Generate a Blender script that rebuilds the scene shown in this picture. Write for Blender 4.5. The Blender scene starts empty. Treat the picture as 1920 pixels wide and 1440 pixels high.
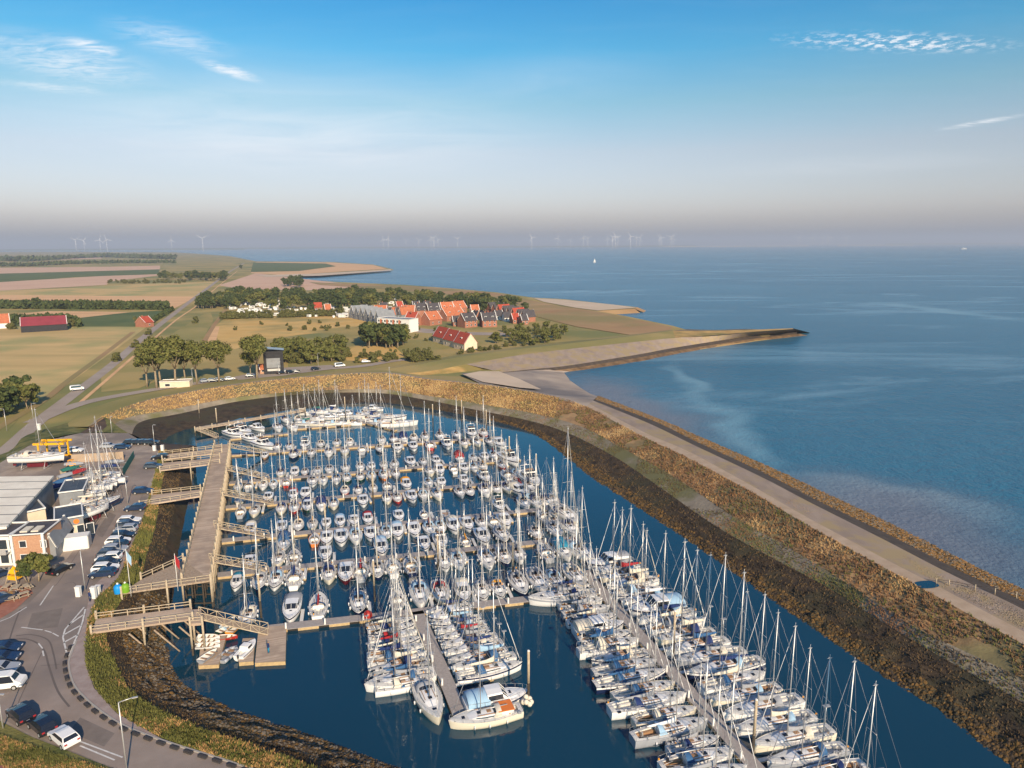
import bpy, math, random
import numpy as np
from mathutils import Vector, Matrix, noise, geometry
from mathutils.geometry import delaunay_2d_cdt
random.seed(7)
rad = math.radians
S = bpy.context.scene
C = S.collection
# ------------------------------------------------------------------ camera
F = 1332.0; PITCH = math.atan(261.0 / F); H = 60.0; ROLL = rad(0.3)
fwd = Vector((0, math.cos(PITCH), -math.sin(PITCH)))
up0 = Vector((0, math.sin(PITCH), math.cos(PITCH)))
rt = Vector((1, 0, 0)) * math.cos(ROLL) - up0 * math.sin(ROLL)
upv = Vector((1, 0, 0)) * math.sin(ROLL) + up0 * math.cos(ROLL)
cd = bpy.data.cameras.new('camera'); cam = bpy.data.objects.new('camera', cd); C.objects.link(cam)
m3 = Matrix((rt, upv, -fwd)).transposed()
cam.matrix_world = Matrix.Translation((0, 0, H)) @ m3.to_4x4()
cd.sensor_width = 36.0; cd.lens = F / 1920 * 36.0; cd.clip_start = 0.5; cd.clip_end = 120000
S.camera = cam
# ------------------------------------------------------------------ sky
SUN_DIR = Vector((0.40, -0.92, 0)).normalized(); SUN_EL = rad(25)
w = bpy.data.worlds.new('World'); S.world = w; w.use_nodes = True
nt = w.node_tree; nt.nodes.clear()
def N(nt, typ, **k):
    n = nt.nodes.new(typ)
    for a, v in k.items(): setattr(n, a, v)
    return n
def mathn(nt, op, a, b=None, clamp=False):
    n = N(nt, 'ShaderNodeMath', operation=op); n.use_clamp = clamp
    for i, v in enumerate((a, b)):
        if v is None: continue
        if isinstance(v, (int, float)): n.inputs[i].default_value = v
        else: nt.links.new(v, n.inputs[i])
    return n.outputs[0]
def ramp(nt, fac, stops, interp='LINEAR'):
    r = N(nt, 'ShaderNodeValToRGB'); r.color_ramp.interpolation = interp
    e = r.color_ramp.elements
    while len(e) > 1: e.remove(e[-1])
    e[0].position = stops[0][0]; e[0].color = tuple(stops[0][1][:3]) + (1,)
    for p, c in stops[1:]:
        q = e.new(p); q.color = tuple(c[:3]) + (1,)
    nt.links.new(fac, r.inputs[0]); return r.outputs[0]
def mixc(nt, fac, a, b, bt='MIX'):
    m = N(nt, 'ShaderNodeMix', data_type='RGBA', blend_type=bt)
    for s, v in ((m.inputs[0], fac), (m.inputs[6], a), (m.inputs[7], b)):
        if isinstance(v, (int, float)): s.default_value = v
        elif isinstance(v, tuple): s.default_value = v[:3] + (1,)
        else: nt.links.new(v, s)
    return m.outputs[2]
SKY_STRENGTH = 0.10
sky = N(nt, 'ShaderNodeTexSky', sky_type='NISHITA'); sky.sun_disc = False
sky.sun_elevation = SUN_EL; sky.sun_rotation = math.atan2(SUN_DIR.x, SUN_DIR.y)
sky.air_density = 1.0; sky.dust_density = 1.2; sky.ozone_density = 1.5
tc = N(nt, 'ShaderNodeTexCoord'); sep = N(nt, 'ShaderNodeSeparateXYZ'); nt.links.new(tc.outputs['Generated'], sep.inputs[0])
zc = sep.outputs[2]
tint = ramp(nt, mathn(nt, 'ADD', zc, 0.0, True), [(0.0, (.34, .32, .38)), (.02, (.82, .73, .86)), (.045, (.99, .86, .97)), (.06, (1.0, .88, .97)), (.12, (.98, .87, .88)), (.18, (.647, .877, .869)), (.24, (.274, .839, .992)), (.32, (.11, .70, 1.0)), (.6, (.2, .5, .9)), (1, (.35, .55, .95))])
base = mixc(nt, 1.0, sky.outputs[0], tint, 'MULTIPLY')
# cirrus: noise laid out on the plane of the cloud layer (direction divided by height)
zz = mathn(nt, 'ADD', mathn(nt, 'MAXIMUM', zc, 0.0), 0.05)
cx = mathn(nt, 'DIVIDE', sep.outputs[0], zz); cy = mathn(nt, 'DIVIDE', sep.outputs[1], zz)
cmb = N(nt, 'ShaderNodeCombineXYZ'); nt.links.new(cx, cmb.inputs[0]); nt.links.new(cy, cmb.inputs[1])
def nz(nt, vec, scale, detail=6, rough=.55, dist=0.0, loc=(0, 0, 0), rot=0, sc=(1, 1, 1)):
    mp = N(nt, 'ShaderNodeMapping'); mp.inputs[1].default_value = loc; mp.inputs[2].default_value = (0, 0, rot); mp.inputs[3].default_value = sc
    nt.links.new(vec, mp.inputs[0])
    n = N(nt, 'ShaderNodeTexNoise'); n.inputs['Scale'].default_value = scale; n.inputs['Detail'].default_value = detail
    n.inputs['Roughness'].default_value = rough; n.inputs['Distortion'].default_value = dist
    nt.links.new(mp.outputs[0], n.inputs[0]); return n.outputs[0]
def smooth(nt, v, a, b):
    m = N(nt, 'ShaderNodeMapRange', interpolation_type='SMOOTHSTEP'); m.inputs[1].default_value = a; m.inputs[2].default_value = b
    nt.links.new(v, m.inputs[0]); return m.outputs[0]
def gauss(nt, cxs, cys, x0, y0, sx, sy, ang=0.0):
    """soft ellipse in cloud-layer coordinates"""
    mp = N(nt, 'ShaderNodeMapping', vector_type='TEXTURE'); mp.inputs[1].default_value = (x0, y0, 0); mp.inputs[2].default_value = (0, 0, ang); mp.inputs[3].default_value = (sx, sy, 1)
    nt.links.new(cmb.outputs[0], mp.inputs[0])
    l = N(nt, 'ShaderNodeVectorMath', operation='LENGTH'); nt.links.new(mp.outputs[0], l.inputs[0])
    m = N(nt, 'ShaderNodeMapRange', interpolation_type='SMOOTHSTEP'); m.inputs[1].default_value = 1.0; m.inputs[2].default_value = 0.0
    nt.links.new(l.outputs['Value'], m.inputs[0]); return m.outputs[0]
def skyxy(px, py):
    u = px - 960; v = 720 - py
    d = (rt * u + upv * v + fwd * F).normalized(); z = max(d.z, 0) + .05
    return d.x / z, d.y / z
def blob(px0, py0, px1, py1, width):
    a = Vector(skyxy(px0, py0)); b = Vector(skyxy(px1, py1)); m = (a + b) / 2; d = b - a
    return gauss(nt, cx, cy, m.x, m.y, d.length / 2, width, math.atan2(d.y, d.x))
wisp = smooth(nt, nz(nt, cmb.outputs[0], 2.0, 8, .62, .6, rot=rad(20), sc=(1, 3.0, 1)), .42, .72)
puff = smooth(nt, nz(nt, cmb.outputs[0], 20.0, 6, .65, .1, rot=rad(30)), .47, .60)
fine = smooth(nt, nz(nt, cmb.outputs[0], 7.0, 8, .65, 1.0, rot=rad(-25), sc=(1, 2.2, 1)), .28, .70)
def acc(lst):
    o = None
    for g, k in lst:
        v = mathn(nt, 'MULTIPLY', g, k); o = v if o is None else mathn(nt, 'ADD', o, v)
    return o
streaks = acc([(blob(-80, 30, 260, 175, .42), .7), (blob(110, 62, 225, 108, .11), 1.1), (blob(170, 20, 440, 120, .24), .55), (blob(345, 100, 500, 160, .10), 1.1), (blob(-50, 150, 240, 178, .16), .6), (blob(1740, 248, 1960, 208, .10), .9)])
cirr = mathn(nt, 'MULTIPLY', streaks, fine, True)
pf = mathn(nt, 'MULTIPLY', mathn(nt, 'MULTIPLY', acc([(blob(1400, 70, 1960, 92, .17), 1.3)]), puff), .8, True)
veil = mathn(nt, 'MULTIPLY', acc([(blob(100, 300, 1150, 215, 2.4), .6), (blob(800, 170, 1300, 130, .6), .16), (blob(1250, 330, 2050, 290, .9), .16)]), smooth(nt, nz(nt, cmb.outputs[0], 1.1, 7, .6, .8, rot=rad(15), sc=(1, 1.6, 1)), .05, .75), True)
cl = mathn(nt, 'ADD', mathn(nt, 'ADD', cirr, pf), mathn(nt, 'ADD', veil, mathn(nt, 'MULTIPLY', wisp, .02)), True)
cl = mathn(nt, 'MULTIPLY', cl, .85, True)
fin = mixc(nt, cl, base, (7.3, 7.4, 7.6))
bg = N(nt, 'ShaderNodeBackground'); nt.links.new(fin, bg.inputs[0]); bg.inputs[1].default_value = SKY_STRENGTH
out = N(nt, 'ShaderNodeOutputWorld'); nt.links.new(bg.outputs[0], out.inputs[0])
# ------------------------------------------------------------------ sun
sl = bpy.data.lights.new('sun', 'SUN'); sl.energy = 4.6; sl.angle = rad(.55); sl.color = (1, .80, .58)
so = bpy.data.objects.new('sun', sl); C.objects.link(so)
sd = Vector((SUN_DIR.x * math.cos(SUN_EL), SUN_DIR.y * math.cos(SUN_EL), math.sin(SUN_EL)))
so.rotation_euler = sd.to_track_quat('Z', 'Y').to_euler(); so.location = (0, 0, 200)
S.view_settings.view_transform = 'Standard'; S.view_settings.look = 'None'; S.view_settings.exposure = 0.55; S.view_settings.gamma = 1
S.cycles.max_bounces = 6; S.cycles.volume_bounces = 0; S.cycles.transparent_max_bounces = 4; S.cycles.caustics_reflective = False

# ------------------------------------------------------------------ helpers
def P(px, py, z=0.0):
    """where the line of sight of a photo point meets the level z"""
    d = rt * (px - 960) + upv * (720 - py) + fwd * F
    t = (z - H) / d.z
    return Vector((d.x * t, d.y * t, z))
def mat(name, c1, c2=None, scale=1.0, rough=.85, bump=0.0, bscale=None, c3=None, s3=None, metal=0.0, detail=5, sc=(1, 1, 1), rot=0.0, spec=.3, stops=(.35, .65), coat=0.0):
    m = bpy.data.materials.new(name); m.use_nodes = True; t = m.node_tree; b = t.nodes['Principled BSDF']
    b.inputs['Roughness'].default_value = rough; b.inputs['Metallic'].default_value = metal; b.inputs['Specular IOR Level'].default_value = spec
    b.inputs['Coat Weight'].default_value = coat
    b.inputs['Base Color'].default_value = c1 + (1,)
    if c2 or bump:
        tcn = N(t, 'ShaderNodeTexCoord'); v = tcn.outputs['Object']
    if c2:
        col = ramp(t, nz(t, v, scale, detail, sc=sc, rot=rot), [(stops[0], c1), (stops[1], c2)])
        if c3: col = mixc(t, smooth(t, nz(t, v, s3 or scale * .2, 4, loc=(31, 7, 3)), .45, .62), col, c3)
        t.links.new(col, b.inputs['Base Color'])
    if bump:
        bp = N(t, 'ShaderNodeBump'); bp.inputs['Strength'].default_value = bump; bp.inputs['Distance'].default_value = .3
        t.links.new(nz(t, v, bscale or scale, 6), bp.inputs['Height']); t.links.new(bp.outputs[0], b.inputs['Normal'])
    return m
class MB:
    def __init__(s): s.v = []; s.f = []; s.m = []; s.sm = []
    def face(s, pts, mi=0, sm=False):
        n = len(s.v); s.v.extend([tuple(p) for p in pts]); s.f.append(tuple(range(n, n + len(pts)))); s.m.append(mi); s.sm.append(sm)
    def box(s, x0, x1, y0, y1, z0, z1, mi=0, M=None):
        n = len(s.v); v = [(x0, y0, z0), (x1, y0, z0), (x1, y1, z0), (x0, y1, z0), (x0, y0, z1), (x1, y0, z1), (x1, y1, z1), (x0, y1, z1)]
        if M is not None: v = [tuple(M @ Vector(p)) for p in v]
        s.v += v
        for q in ((0, 3, 2, 1), (4, 5, 6, 7), (0, 1, 5, 4), (1, 2, 6, 5), (2, 3, 7, 6), (3, 0, 4, 7)):
            s.f.append(tuple(n + i for i in q)); s.m.append(mi); s.sm.append(False)
    def bar(s, a, b, w, h, mi=0):
        """rectangular bar from a to b, top centred on the line"""
        a = Vector(a); b = Vector(b); d = b - a; L = d.length
        if L < 1e-6: return
        x = d / L; y = Vector((0, 0, 1)).cross(x)
        if y.length < 1e-4: y = Vector((1, 0, 0))
        y.normalize(); z = x.cross(y)
        M = Matrix.Translation(a) @ Matrix((x, y, z)).transposed().to_4x4()
        s.box(0, L, -w / 2, w / 2, -h, 0, mi, M)
    def tube(s, a, b, r0, r1=None, n=6, mi=0, cap=True):
        r1 = r0 if r1 is None else r1; a = Vector(a); b = Vector(b); d = (b - a)
        if d.length < 1e-6: return
        d.normalize(); x = d.orthogonal().normalized(); y = d.cross(x); k = len(s.v)
        for p, r in ((a, r0), (b, r1)):
            for i in range(n):
                t = 2 * math.pi * i / n; s.v.append(tuple(p + (x * math.cos(t) + y * math.sin(t)) * r))
        for i in range(n):
            j = (i + 1) % n; s.f.append((k + i, k + j, k + n + j, k + n + i)); s.m.append(mi); s.sm.append(True)
        if cap:
            s.f.append(tuple(k + n - 1 - i for i in range(n))); s.m.append(mi); s.sm.append(False)
            s.f.append(tuple(k + n + i for i in range(n))); s.m.append(mi); s.sm.append(False)
    def loft(s, rings, mi=0, close=False, sm=True, caps=False):
        k = len(s.v); n = len(rings[0])
        for r in rings: s.v += [tuple(p) for p in r]
        for i in range(len(rings) - 1):
            for j in range(n if close else n - 1):
                j2 = (j + 1) % n; s.f.append((k + i * n + j, k + i * n + j2, k + (i + 1) * n + j2, k + (i + 1) * n + j))
                s.m.append(mi if isinstance(mi, int) else mi(i, j)); s.sm.append(sm)
        if caps:
            c = mi if isinstance(mi, int) else mi(0, 0)
            s.f.append(tuple(k + n - 1 - j for j in range(n))); s.m.append(c); s.sm.append(False)
            q = k + (len(rings) - 1) * n; s.f.append(tuple(q + j for j in range(n))); s.m.append(c); s.sm.append(False)
    def ball(s, c, rx, ry=None, rz=None, mi=0, n=8, m=5):
        ry = ry or rx; rz = rz or rx; rings = []
        for i in range(m + 1):
            t = math.pi * i / m; rr = max(math.sin(t), .02)
            rings.append([(c[0] + rx * rr * math.cos(2 * math.pi * j / n), c[1] + ry * rr * math.sin(2 * math.pi * j / n), c[2] - rz * math.cos(t)) for j in range(n)])
        s.loft(rings, mi, True)
    def mesh(s, name, mats):
        me = bpy.data.meshes.new(name); me.from_pydata(s.v, [], s.f)
        for m in (mats if isinstance(mats, (list, tuple)) else [mats]): me.materials.append(m)
        me.polygons.foreach_set('material_index', s.m); me.polygons.foreach_set('use_smooth', s.sm); me.update(); return me
    def obj(s, name, mats, parent=None, loc=None):
        return link(name, s.mesh(name, mats), parent, loc)
def link(name, me, parent=None, loc=None):
    o = bpy.data.objects.new(name, me); C.objects.link(o)
    if parent: o.parent = parent
    if loc is not None: o.location = loc
    return o
def tag(o, label, cat, group=None):
    o['label'] = label; o['category'] = cat
    if group: o['group'] = group
    return o
def thing(name, label, cat, loc=(0, 0, 0), rz=0.0, group=None, sc=1.0):
    o = bpy.data.objects.new(name, None); C.objects.link(o); o.location = loc; o.rotation_euler = (0, 0, rz)
    o.scale = (sc, sc, sc) if isinstance(sc, (int, float)) else sc
    o.empty_display_size = .5
    return tag(o, label, cat, group)
def kind(o, k): o['kind'] = k; return o
ONES = ['', 'first', 'second', 'third', 'fourth', 'fifth', 'sixth', 'seventh', 'eighth', 'ninth', 'tenth', 'eleventh', 'twelfth', 'thirteenth', 'fourteenth', 'fifteenth', 'sixteenth', 'seventeenth', 'eighteenth', 'nineteenth']
TENS = ['', '', 'twenty', 'thirty', 'forty', 'fifty', 'sixty', 'seventy', 'eighty', 'ninety']
TENO = ['', '', 'twentieth', 'thirtieth', 'fortieth', 'fiftieth', 'sixtieth', 'seventieth', 'eightieth', 'ninetieth']
def ordn(n):
    if n < 20: return ONES[n]
    if n < 100: return TENO[n // 10] if n % 10 == 0 else TENS[n // 10] + '-' + ONES[n % 10]
    return 'hundred-and-' + ordn(n - 100) if n > 100 else 'hundredth'
def catmull(pts, k):
    out = []; n = len(pts)
    for i in range(n - 1):
        p0 = pts[max(i - 1, 0)]; p1 = pts[i]; p2 = pts[i + 1]; p3 = pts[min(i + 2, n - 1)]
        for j in range(k):
            t = j / k; t2 = t * t; t3 = t2 * t
            out.append(0.5 * ((2 * p1) + (p2 - p0) * t + (2 * p0 - 5 * p1 + 4 * p2 - p3) * t2 + (3 * p1 - p0 - 3 * p2 + p3) * t3))
    out.append(pts[-1].copy()); return out
def curve(pxs, z): return [P(p[0], p[1], p[2] if len(p) > 2 else z) for p in pxs]
def strip(name, A, B, m, k=10, nw=6, amp=0.0, fs=.35, smooth_=True, knd='structure'):
    A = catmull(A, k); B = catmull(B, k); rings = []
    for a, b in zip(A, B):
        r = []
        for j in range(nw + 1):
            t = j / nw; p = a.lerp(b, t)
            if amp: p.z += amp * math.sin(math.pi * t) * noise.noise(Vector((p.x * fs, p.y * fs, 3.1))) * 1.6
            r.append(p)
        rings.append(r)
    mb = MB(); mb.loft(rings, 0, False, smooth_)
    o = mb.obj(name, m); kind(o, knd); return o, rings
def sheet(name, pts, m, knd='structure', thick=0):
    """polygon sheet through world points, triangulated"""
    v2 = [Vector((p.x, p.y)) for p in pts]; n = len(v2)
    r = delaunay_2d_cdt(v2, [], [list(range(n))], 1, 1e-4)
    zs = []
    for q in r[0]:
        best = min(range(n), key=lambda i: (v2[i] - q).length_squared); zs.append(pts[best].z)
    me = bpy.data.meshes.new(name); me.from_pydata([(q.x, q.y, z) for q, z in zip(r[0], zs)], [], [tuple(f) for f in r[2]])
    me.materials.append(m); me.update()
    o = link(name, me)
    if me.polygons and sum(p.normal.z for p in me.polygons) < 0: me.flip_normals()
    return kind(o, knd) if knd else o
def rnd(a, b): return random.uniform(a, b)

# ------------------------------------------------------------------ materials
M = {}
M['white'] = mat('gelcoat_white', (.80, .79, .76), rough=.3, spec=.5)
M['cream'] = mat('gelcoat_cream', (.74, .68, .54), rough=.35, spec=.5)
M['navy'] = mat('hull_navy', (.012, .022, .07), rough=.25, spec=.5)
M['red'] = mat('hull_red', (.42, .03, .02), rough=.4, spec=.5)
M['orange'] = mat('orange_paint', (.75, .20, .03), rough=.4, spec=.5)
M['green'] = mat('hull_green', (.01, .05, .03), rough=.35, spec=.5)
M['greyhull'] = mat('hull_grey', (.33, .35, .38), rough=.35, spec=.5)
M['maroon'] = mat('hull_maroon', (.12, .012, .02), rough=.35, spec=.5)
M['deck'] = mat('deck_grey', (.62, .60, .55), (.70, .68, .62), 6, .7)
M['teak'] = mat('teak', (.30, .17, .09), (.40, .24, .13), 9, .75)
M['dark'] = mat('dark_glass', (.015, .02, .03), rough=.12, spec=.6)
M['alu'] = mat('aluminium', (.62, .61, .58), rough=.4, metal=.55)
M['wire'] = mat('steel_wire', (.42, .42, .42), rough=.4, metal=.4)
M['cblue'] = mat('canvas_blue', (.035, .11, .24), rough=.8)
M['cnavy'] = mat('canvas_navy', (.012, .03, .12), rough=.8)
M['cgrey'] = mat('canvas_grey', (.30, .31, .33), rough=.85)
M['cred'] = mat('canvas_red', (.33, .02, .025), rough=.85)
M['cgreen'] = mat('canvas_green', (.02, .14, .11), rough=.85)
M['ccream'] = mat('canvas_cream', (.66, .60, .48), rough=.85)
M['clight'] = mat('canvas_pale_blue', (.30, .46, .60), rough=.85)
M['cteal'] = mat('canvas_teal', (.02, .20, .32), rough=.85)
M['corange'] = mat('canvas_orange', (.85, .36, .03), rough=.8)
M['fender'] = mat('fender', (.72, .72, .72), rough=.5)
M['wood'] = mat('weathered_timber', (.30, .22, .15), (.42, .33, .24), 3, .9, .3, 8)
M['wood2'] = mat('pale_timber', (.40, .32, .22), (.52, .43, .30), 2, .9, .3, 8)
M['piledark'] = mat('wet_pile', (.035, .03, .022), (.07, .055, .04), 4, .8)
M['pontoon'] = mat('pontoon_deck', (.30, .27, .25), (.38, .34, .31), 3, .85)
M['pontside'] = mat('pontoon_float', (.55, .40, .20), (.42, .30, .16), 2, .8)
M['pontdark'] = mat('pontoon_gap', (.03, .025, .02), rough=.8)
M['asphalt'] = mat('asphalt', (.25, .20, .165), (.315, .255, .215), .25, .93, .12, 9, (.205, .17, .15), .06)
M['paving'] = mat('paving_pinkish', (.28, .215, .19), (.35, .28, .25), .8, .93, .1, 8)
M['yard'] = mat('yard_gravel', (.29, .235, .19), (.38, .31, .25), .5, .95, .2, 6, (.20, .165, .14), .08)
M['redpath'] = mat('red_cycle_path', (.22, .085, .07), (.27, .11, .09), 1, .9)
M['brickpave'] = mat('red_brick_paving', (.30, .12, .08), (.36, .16, .11), 1.5, .9)
M['mark'] = mat('road_paint', (.66, .64, .60), (.50, .48, .45), 2, .8)
M['kerbdark'] = mat('dark_kerb_block', (.05, .045, .045), rough=.9)
M['kerb'] = mat('kerb_stone', (.36, .33, .29), rough=.9)
M['ochre'] = mat('dry_grass', (.42, .25, .08), (.58, .37, .125), .16, .95, .5, 1.2, (.26, .20, .06), .05)
M['dikegrass'] = mat('dike_scrub', (.24, .145, .07), (.40, .25, .115), .22, .95, .6, 1.0, (.18, .15, .07), .07)
M['greygrass'] = mat('stone_pitching', (.20, .165, .12), (.29, .245, .18), .35, .95, .5, 2, (.15, .14, .06), .08)
M['darkbank'] = mat('weedy_bank', (.028, .020, .013), (.074, .050, .028), .5, .9, .6, 1.5, (.05, .042, .022), .12)
M['mudbank'] = mat('wet_mud', (.075, .045, .025), (.12, .075, .04), .3, .75, .4, 2, (.05, .032, .018), .1)
M['weedrock'] = mat('seaweed_rock', (.07, .042, .012), (.19, .105, .03), 1.2, .9, .5, 4)
M['rock'] = mat('grey_rock', (.10, .085, .065), (.20, .165, .12), 1.2, .9, .5, 4)
M['path'] = mat('concrete_path', (.38, .28, .19), (.45, .34, .24), .5, .9, .1, 5)
M['pave2'] = mat('dike_asphalt', (.26, .20, .155), (.34, .265, .205), .3, .92, .15, 6, (.33, .25, .14), .18, sc=(1, .4, 1))
M['moletoe'] = mat('mole_toe_rock', (.10, .062, .032), (.20, .125, .065), .3, .9, .5, 2)
M['seawall'] = mat('sea_slope', (.05, .038, .03), (.08, .06, .045), .4, .9, .2, 3)
M['grass'] = mat('verge_grass', (.12, .125, .035), (.21, .185, .055), .4, .95, .6, 3, (.07, .09, .02), .15)
M['polder'] = mat('polder_grass', (.30, .23, .075), (.43, .31, .105), .02, .95, .0, 1, (.19, .19, .06), .012)
M['meadow'] = mat('dry_meadow', (.56, .34, .095), (.64, .42, .15), .03, .95, 0, 1, (.34, .26, .085), .02, sc=(1, 2, 1))
M['greengrass'] = mat('green_dike_grass', (.23, .205, .06), (.30, .25, .08), .03, .95, 0, 1, (.38, .28, .10), .02)
M['farmgreen'] = mat('green_crop', (.075, .11, .03), (.12, .145, .04), .03, .95)
M['stubble'] = mat('stubble_field', (.60, .35, .17), (.74, .45, .22), .03, .95, sc=(.3, 3, 1))
M['pinkfield'] = mat('pale_field', (.58, .36, .24), (.64, .42, .28), .01, .95, sc=(1, 4, 1))
M['tanfield'] = mat('tan_field', (.47, .33, .13), (.60, .41, .17), .03, .95, 0, 1, (.34, .31, .115), .012, sc=(.35, 2.5, 1))
M['seadike'] = mat('brown_sea_dike', (.34, .20, .09), (.41, .26, .12), .02, .95, 0, 1, (.27, .21, .08), .01)
M['sand'] = mat('dry_sand', (.62, .48, .34), (.54, .42, .29), .05, .95)
M['mudflat'] = mat('mudflat', (.30, .245, .20), (.42, .34, .265), .035, .85, .15, .5, (.19, .165, .15), .02, sc=(1, 2, 1), spec=.2)
M['roadfar'] = mat('country_road', (.32, .26, .21), (.38, .31, .255), .1, .93)
M['leaf'] = mat('leaf_green', (.075, .088, .018), (.17, .16, .045), 1.1, .8, spec=.2)
M['leafdark'] = mat('leaf_dark', (.032, .05, .014), (.085, .10, .03), .6, .85, spec=.2)
M['leafolive'] = mat('leaf_olive', (.07, .075, .02), (.14, .13, .04), .7, .85, spec=.2)
M['bark'] = mat('pale_bark', (.32, .25, .16), (.22, .17, .11), 3, .9)
M['brick'] = mat('brick_orange', (.40, .215, .13), (.48, .28, .17), 3, .9)
M['brick2'] = mat('brick_red', (.30, .12, .075), (.36, .16, .10), 1, .9)
M['render'] = mat('cream_render', (.70, .58, .42), (.62, .51, .37), .6, .85)
M['tile'] = mat('orange_tiles', (.52, .17, .075), (.40, .125, .06), .7, .8)
M['tilered'] = mat('red_tiles', (.42, .07, .035), (.34, .055, .03), .7, .8)
M['tiledark'] = mat('slate_tiles', (.055, .05, .055), (.085, .075, .075), .7, .7)
M['maroonroof'] = mat('maroon_roof', (.30, .05, .06), (.24, .04, .05), .3, .7)
M['trim'] = mat('white_trim', (.74, .72, .67), rough=.7)
M['darkwall'] = mat('black_timber', (.025, .025, .028), (.04, .04, .042), 1, .85)
M['steel'] = mat('grey_cladding', (.20, .21, .22), (.25, .26, .27), .5, .6)
M['win'] = mat('window_glass', (.03, .04, .05), rough=.1, spec=.6)
M['flatroof'] = mat('bitumen_roof', (.05, .065, .085), (.075, .09, .11), .4, .6)
M['yellow'] = mat('yellow_steel', (.78, .40, .01), rough=.5)
M['tyre'] = mat('tyre', (.015, .015, .015), rough=.9)
M['plastic_b'] = mat('blue_plastic', (.01, .25, .62), rough=.5)
M['plastic_g'] = mat('green_plastic', (.16, .32, .02), rough=.5)
M['lampw'] = mat('lamp_white', (.8, .8, .8), rough=.5); M['turb'] = mat('turbine_white', (.62, .62, .62), rough=.6)

# corrugated shed roof with dark joints
def roofmat():
    m = bpy.data.materials.new('pale_metal_roof'); m.use_nodes = True; t = m.node_tree; b = t.nodes['Principled BSDF']
    tcn = N(t, 'ShaderNodeTexCoord'); sp = N(t, 'ShaderNodeSeparateXYZ'); t.links.new(tcn.outputs['Object'], sp.inputs[0])
    f = mathn(t, 'FRACT', mathn(t, 'DIVIDE', sp.outputs[0], 5.0)); line = mathn(t, 'LESS_THAN', f, .075)
    col = mixc(t, line, ramp(t, nz(t, tcn.outputs['Object'], .4, 5), [(.3, (.72, .66, .54)), (.7, (.84, .78, .65))]), (.15, .145, .135))
    t.links.new(col, b.inputs['Base Color']); b.inputs['Roughness'].default_value = .85
    wv = N(t, 'ShaderNodeTexWave'); wv.inputs['Scale'].default_value = 3.0; t.links.new(tcn.outputs['Object'], wv.inputs[0])
    bp = N(t, 'ShaderNodeBump'); bp.inputs['Strength'].default_value = .25; t.links.new(wv.outputs[1], bp.inputs['Height']); t.links.new(bp.outputs[0], b.inputs['Normal'])
    return m
M['shedroof'] = roofmat()
def plankmat():
    m = bpy.data.materials.new('plank_deck'); m.use_nodes = True; t = m.node_tree; b = t.nodes['Principled BSDF']
    tcn = N(t, 'ShaderNodeTexCoord'); mp = N(t, 'ShaderNodeMapping'); mp.inputs[2].default_value = (0, 0, rad(-19)); t.links.new(tcn.outputs['Object'], mp.inputs[0])
    sp = N(t, 'ShaderNodeSeparateXYZ'); t.links.new(mp.outputs[0], sp.inputs[0])
    fl = mathn(t, 'FLOOR', mathn(t, 'DIVIDE', sp.outputs[1], .3)); wn = N(t, 'ShaderNodeTexWhiteNoise', noise_dimensions='1D'); t.links.new(fl, wn.inputs['W'])
    col = mixc(t, wn.outputs[0], (.38, .28, .20), (.54, .42, .31)); col = mixc(t, smooth(t, nz(t, tcn.outputs['Object'], .3, 4), .4, .7), col, (.33, .25, .185))
    t.links.new(col, b.inputs['Base Color']); b.inputs['Roughness'].default_value = .9; return m
M['plank'] = plankmat()

# water
def watermat(name, deep, lite, streak, bumps, rough=.06, spec=.5):
    m = bpy.data.materials.new(name); m.use_nodes = True; t = m.node_tree; b = t.nodes['Principled BSDF']
    b.inputs['Roughness'].default_value = rough; b.inputs['IOR'].default_value = 1.33; b.inputs['Specular IOR Level'].default_value = spec
    tcn = N(t, 'ShaderNodeTexCoord'); v = tcn.outputs['Object']
    col = ramp(t, nz(t, v, .0035, 4, sc=(1, 1.6, 1)), [(.35, deep), (.65, lite)])
    if streak:
        g = smooth(t, nz(t, v, .0028, 9, .62, 1.6, rot=rad(-25), sc=(1, 3.2, 1)), .52, .66)
        col = mixc(t, mathn(t, 'MULTIPLY', g, .6), col, (.17, .33, .42))
        sh = blobmix(t, v)
        col = mixc(t, mathn(t, 'MULTIPLY', sh[0], .65), col, (.17, .34, .42))
        col = mixc(t, mathn(t, 'MULTIPLY', sh[1], .8), col, (.17, .17, .20))
    t.links.new(col, b.inputs['Base Color'])
    prev = None
    for sc_, st, dist in bumps:
        bp = N(t, 'ShaderNodeBump'); bp.inputs['Strength'].default_value = st; bp.inputs['Distance'].default_value = dist
        t.links.new(nz(t, v, sc_, 3, .6), bp.inputs['Height'])
        if prev: t.links.new(prev, bp.inputs['Normal'])
        prev = bp.outputs[0]
    t.links.new(prev, b.inputs['Normal']); return m
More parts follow.
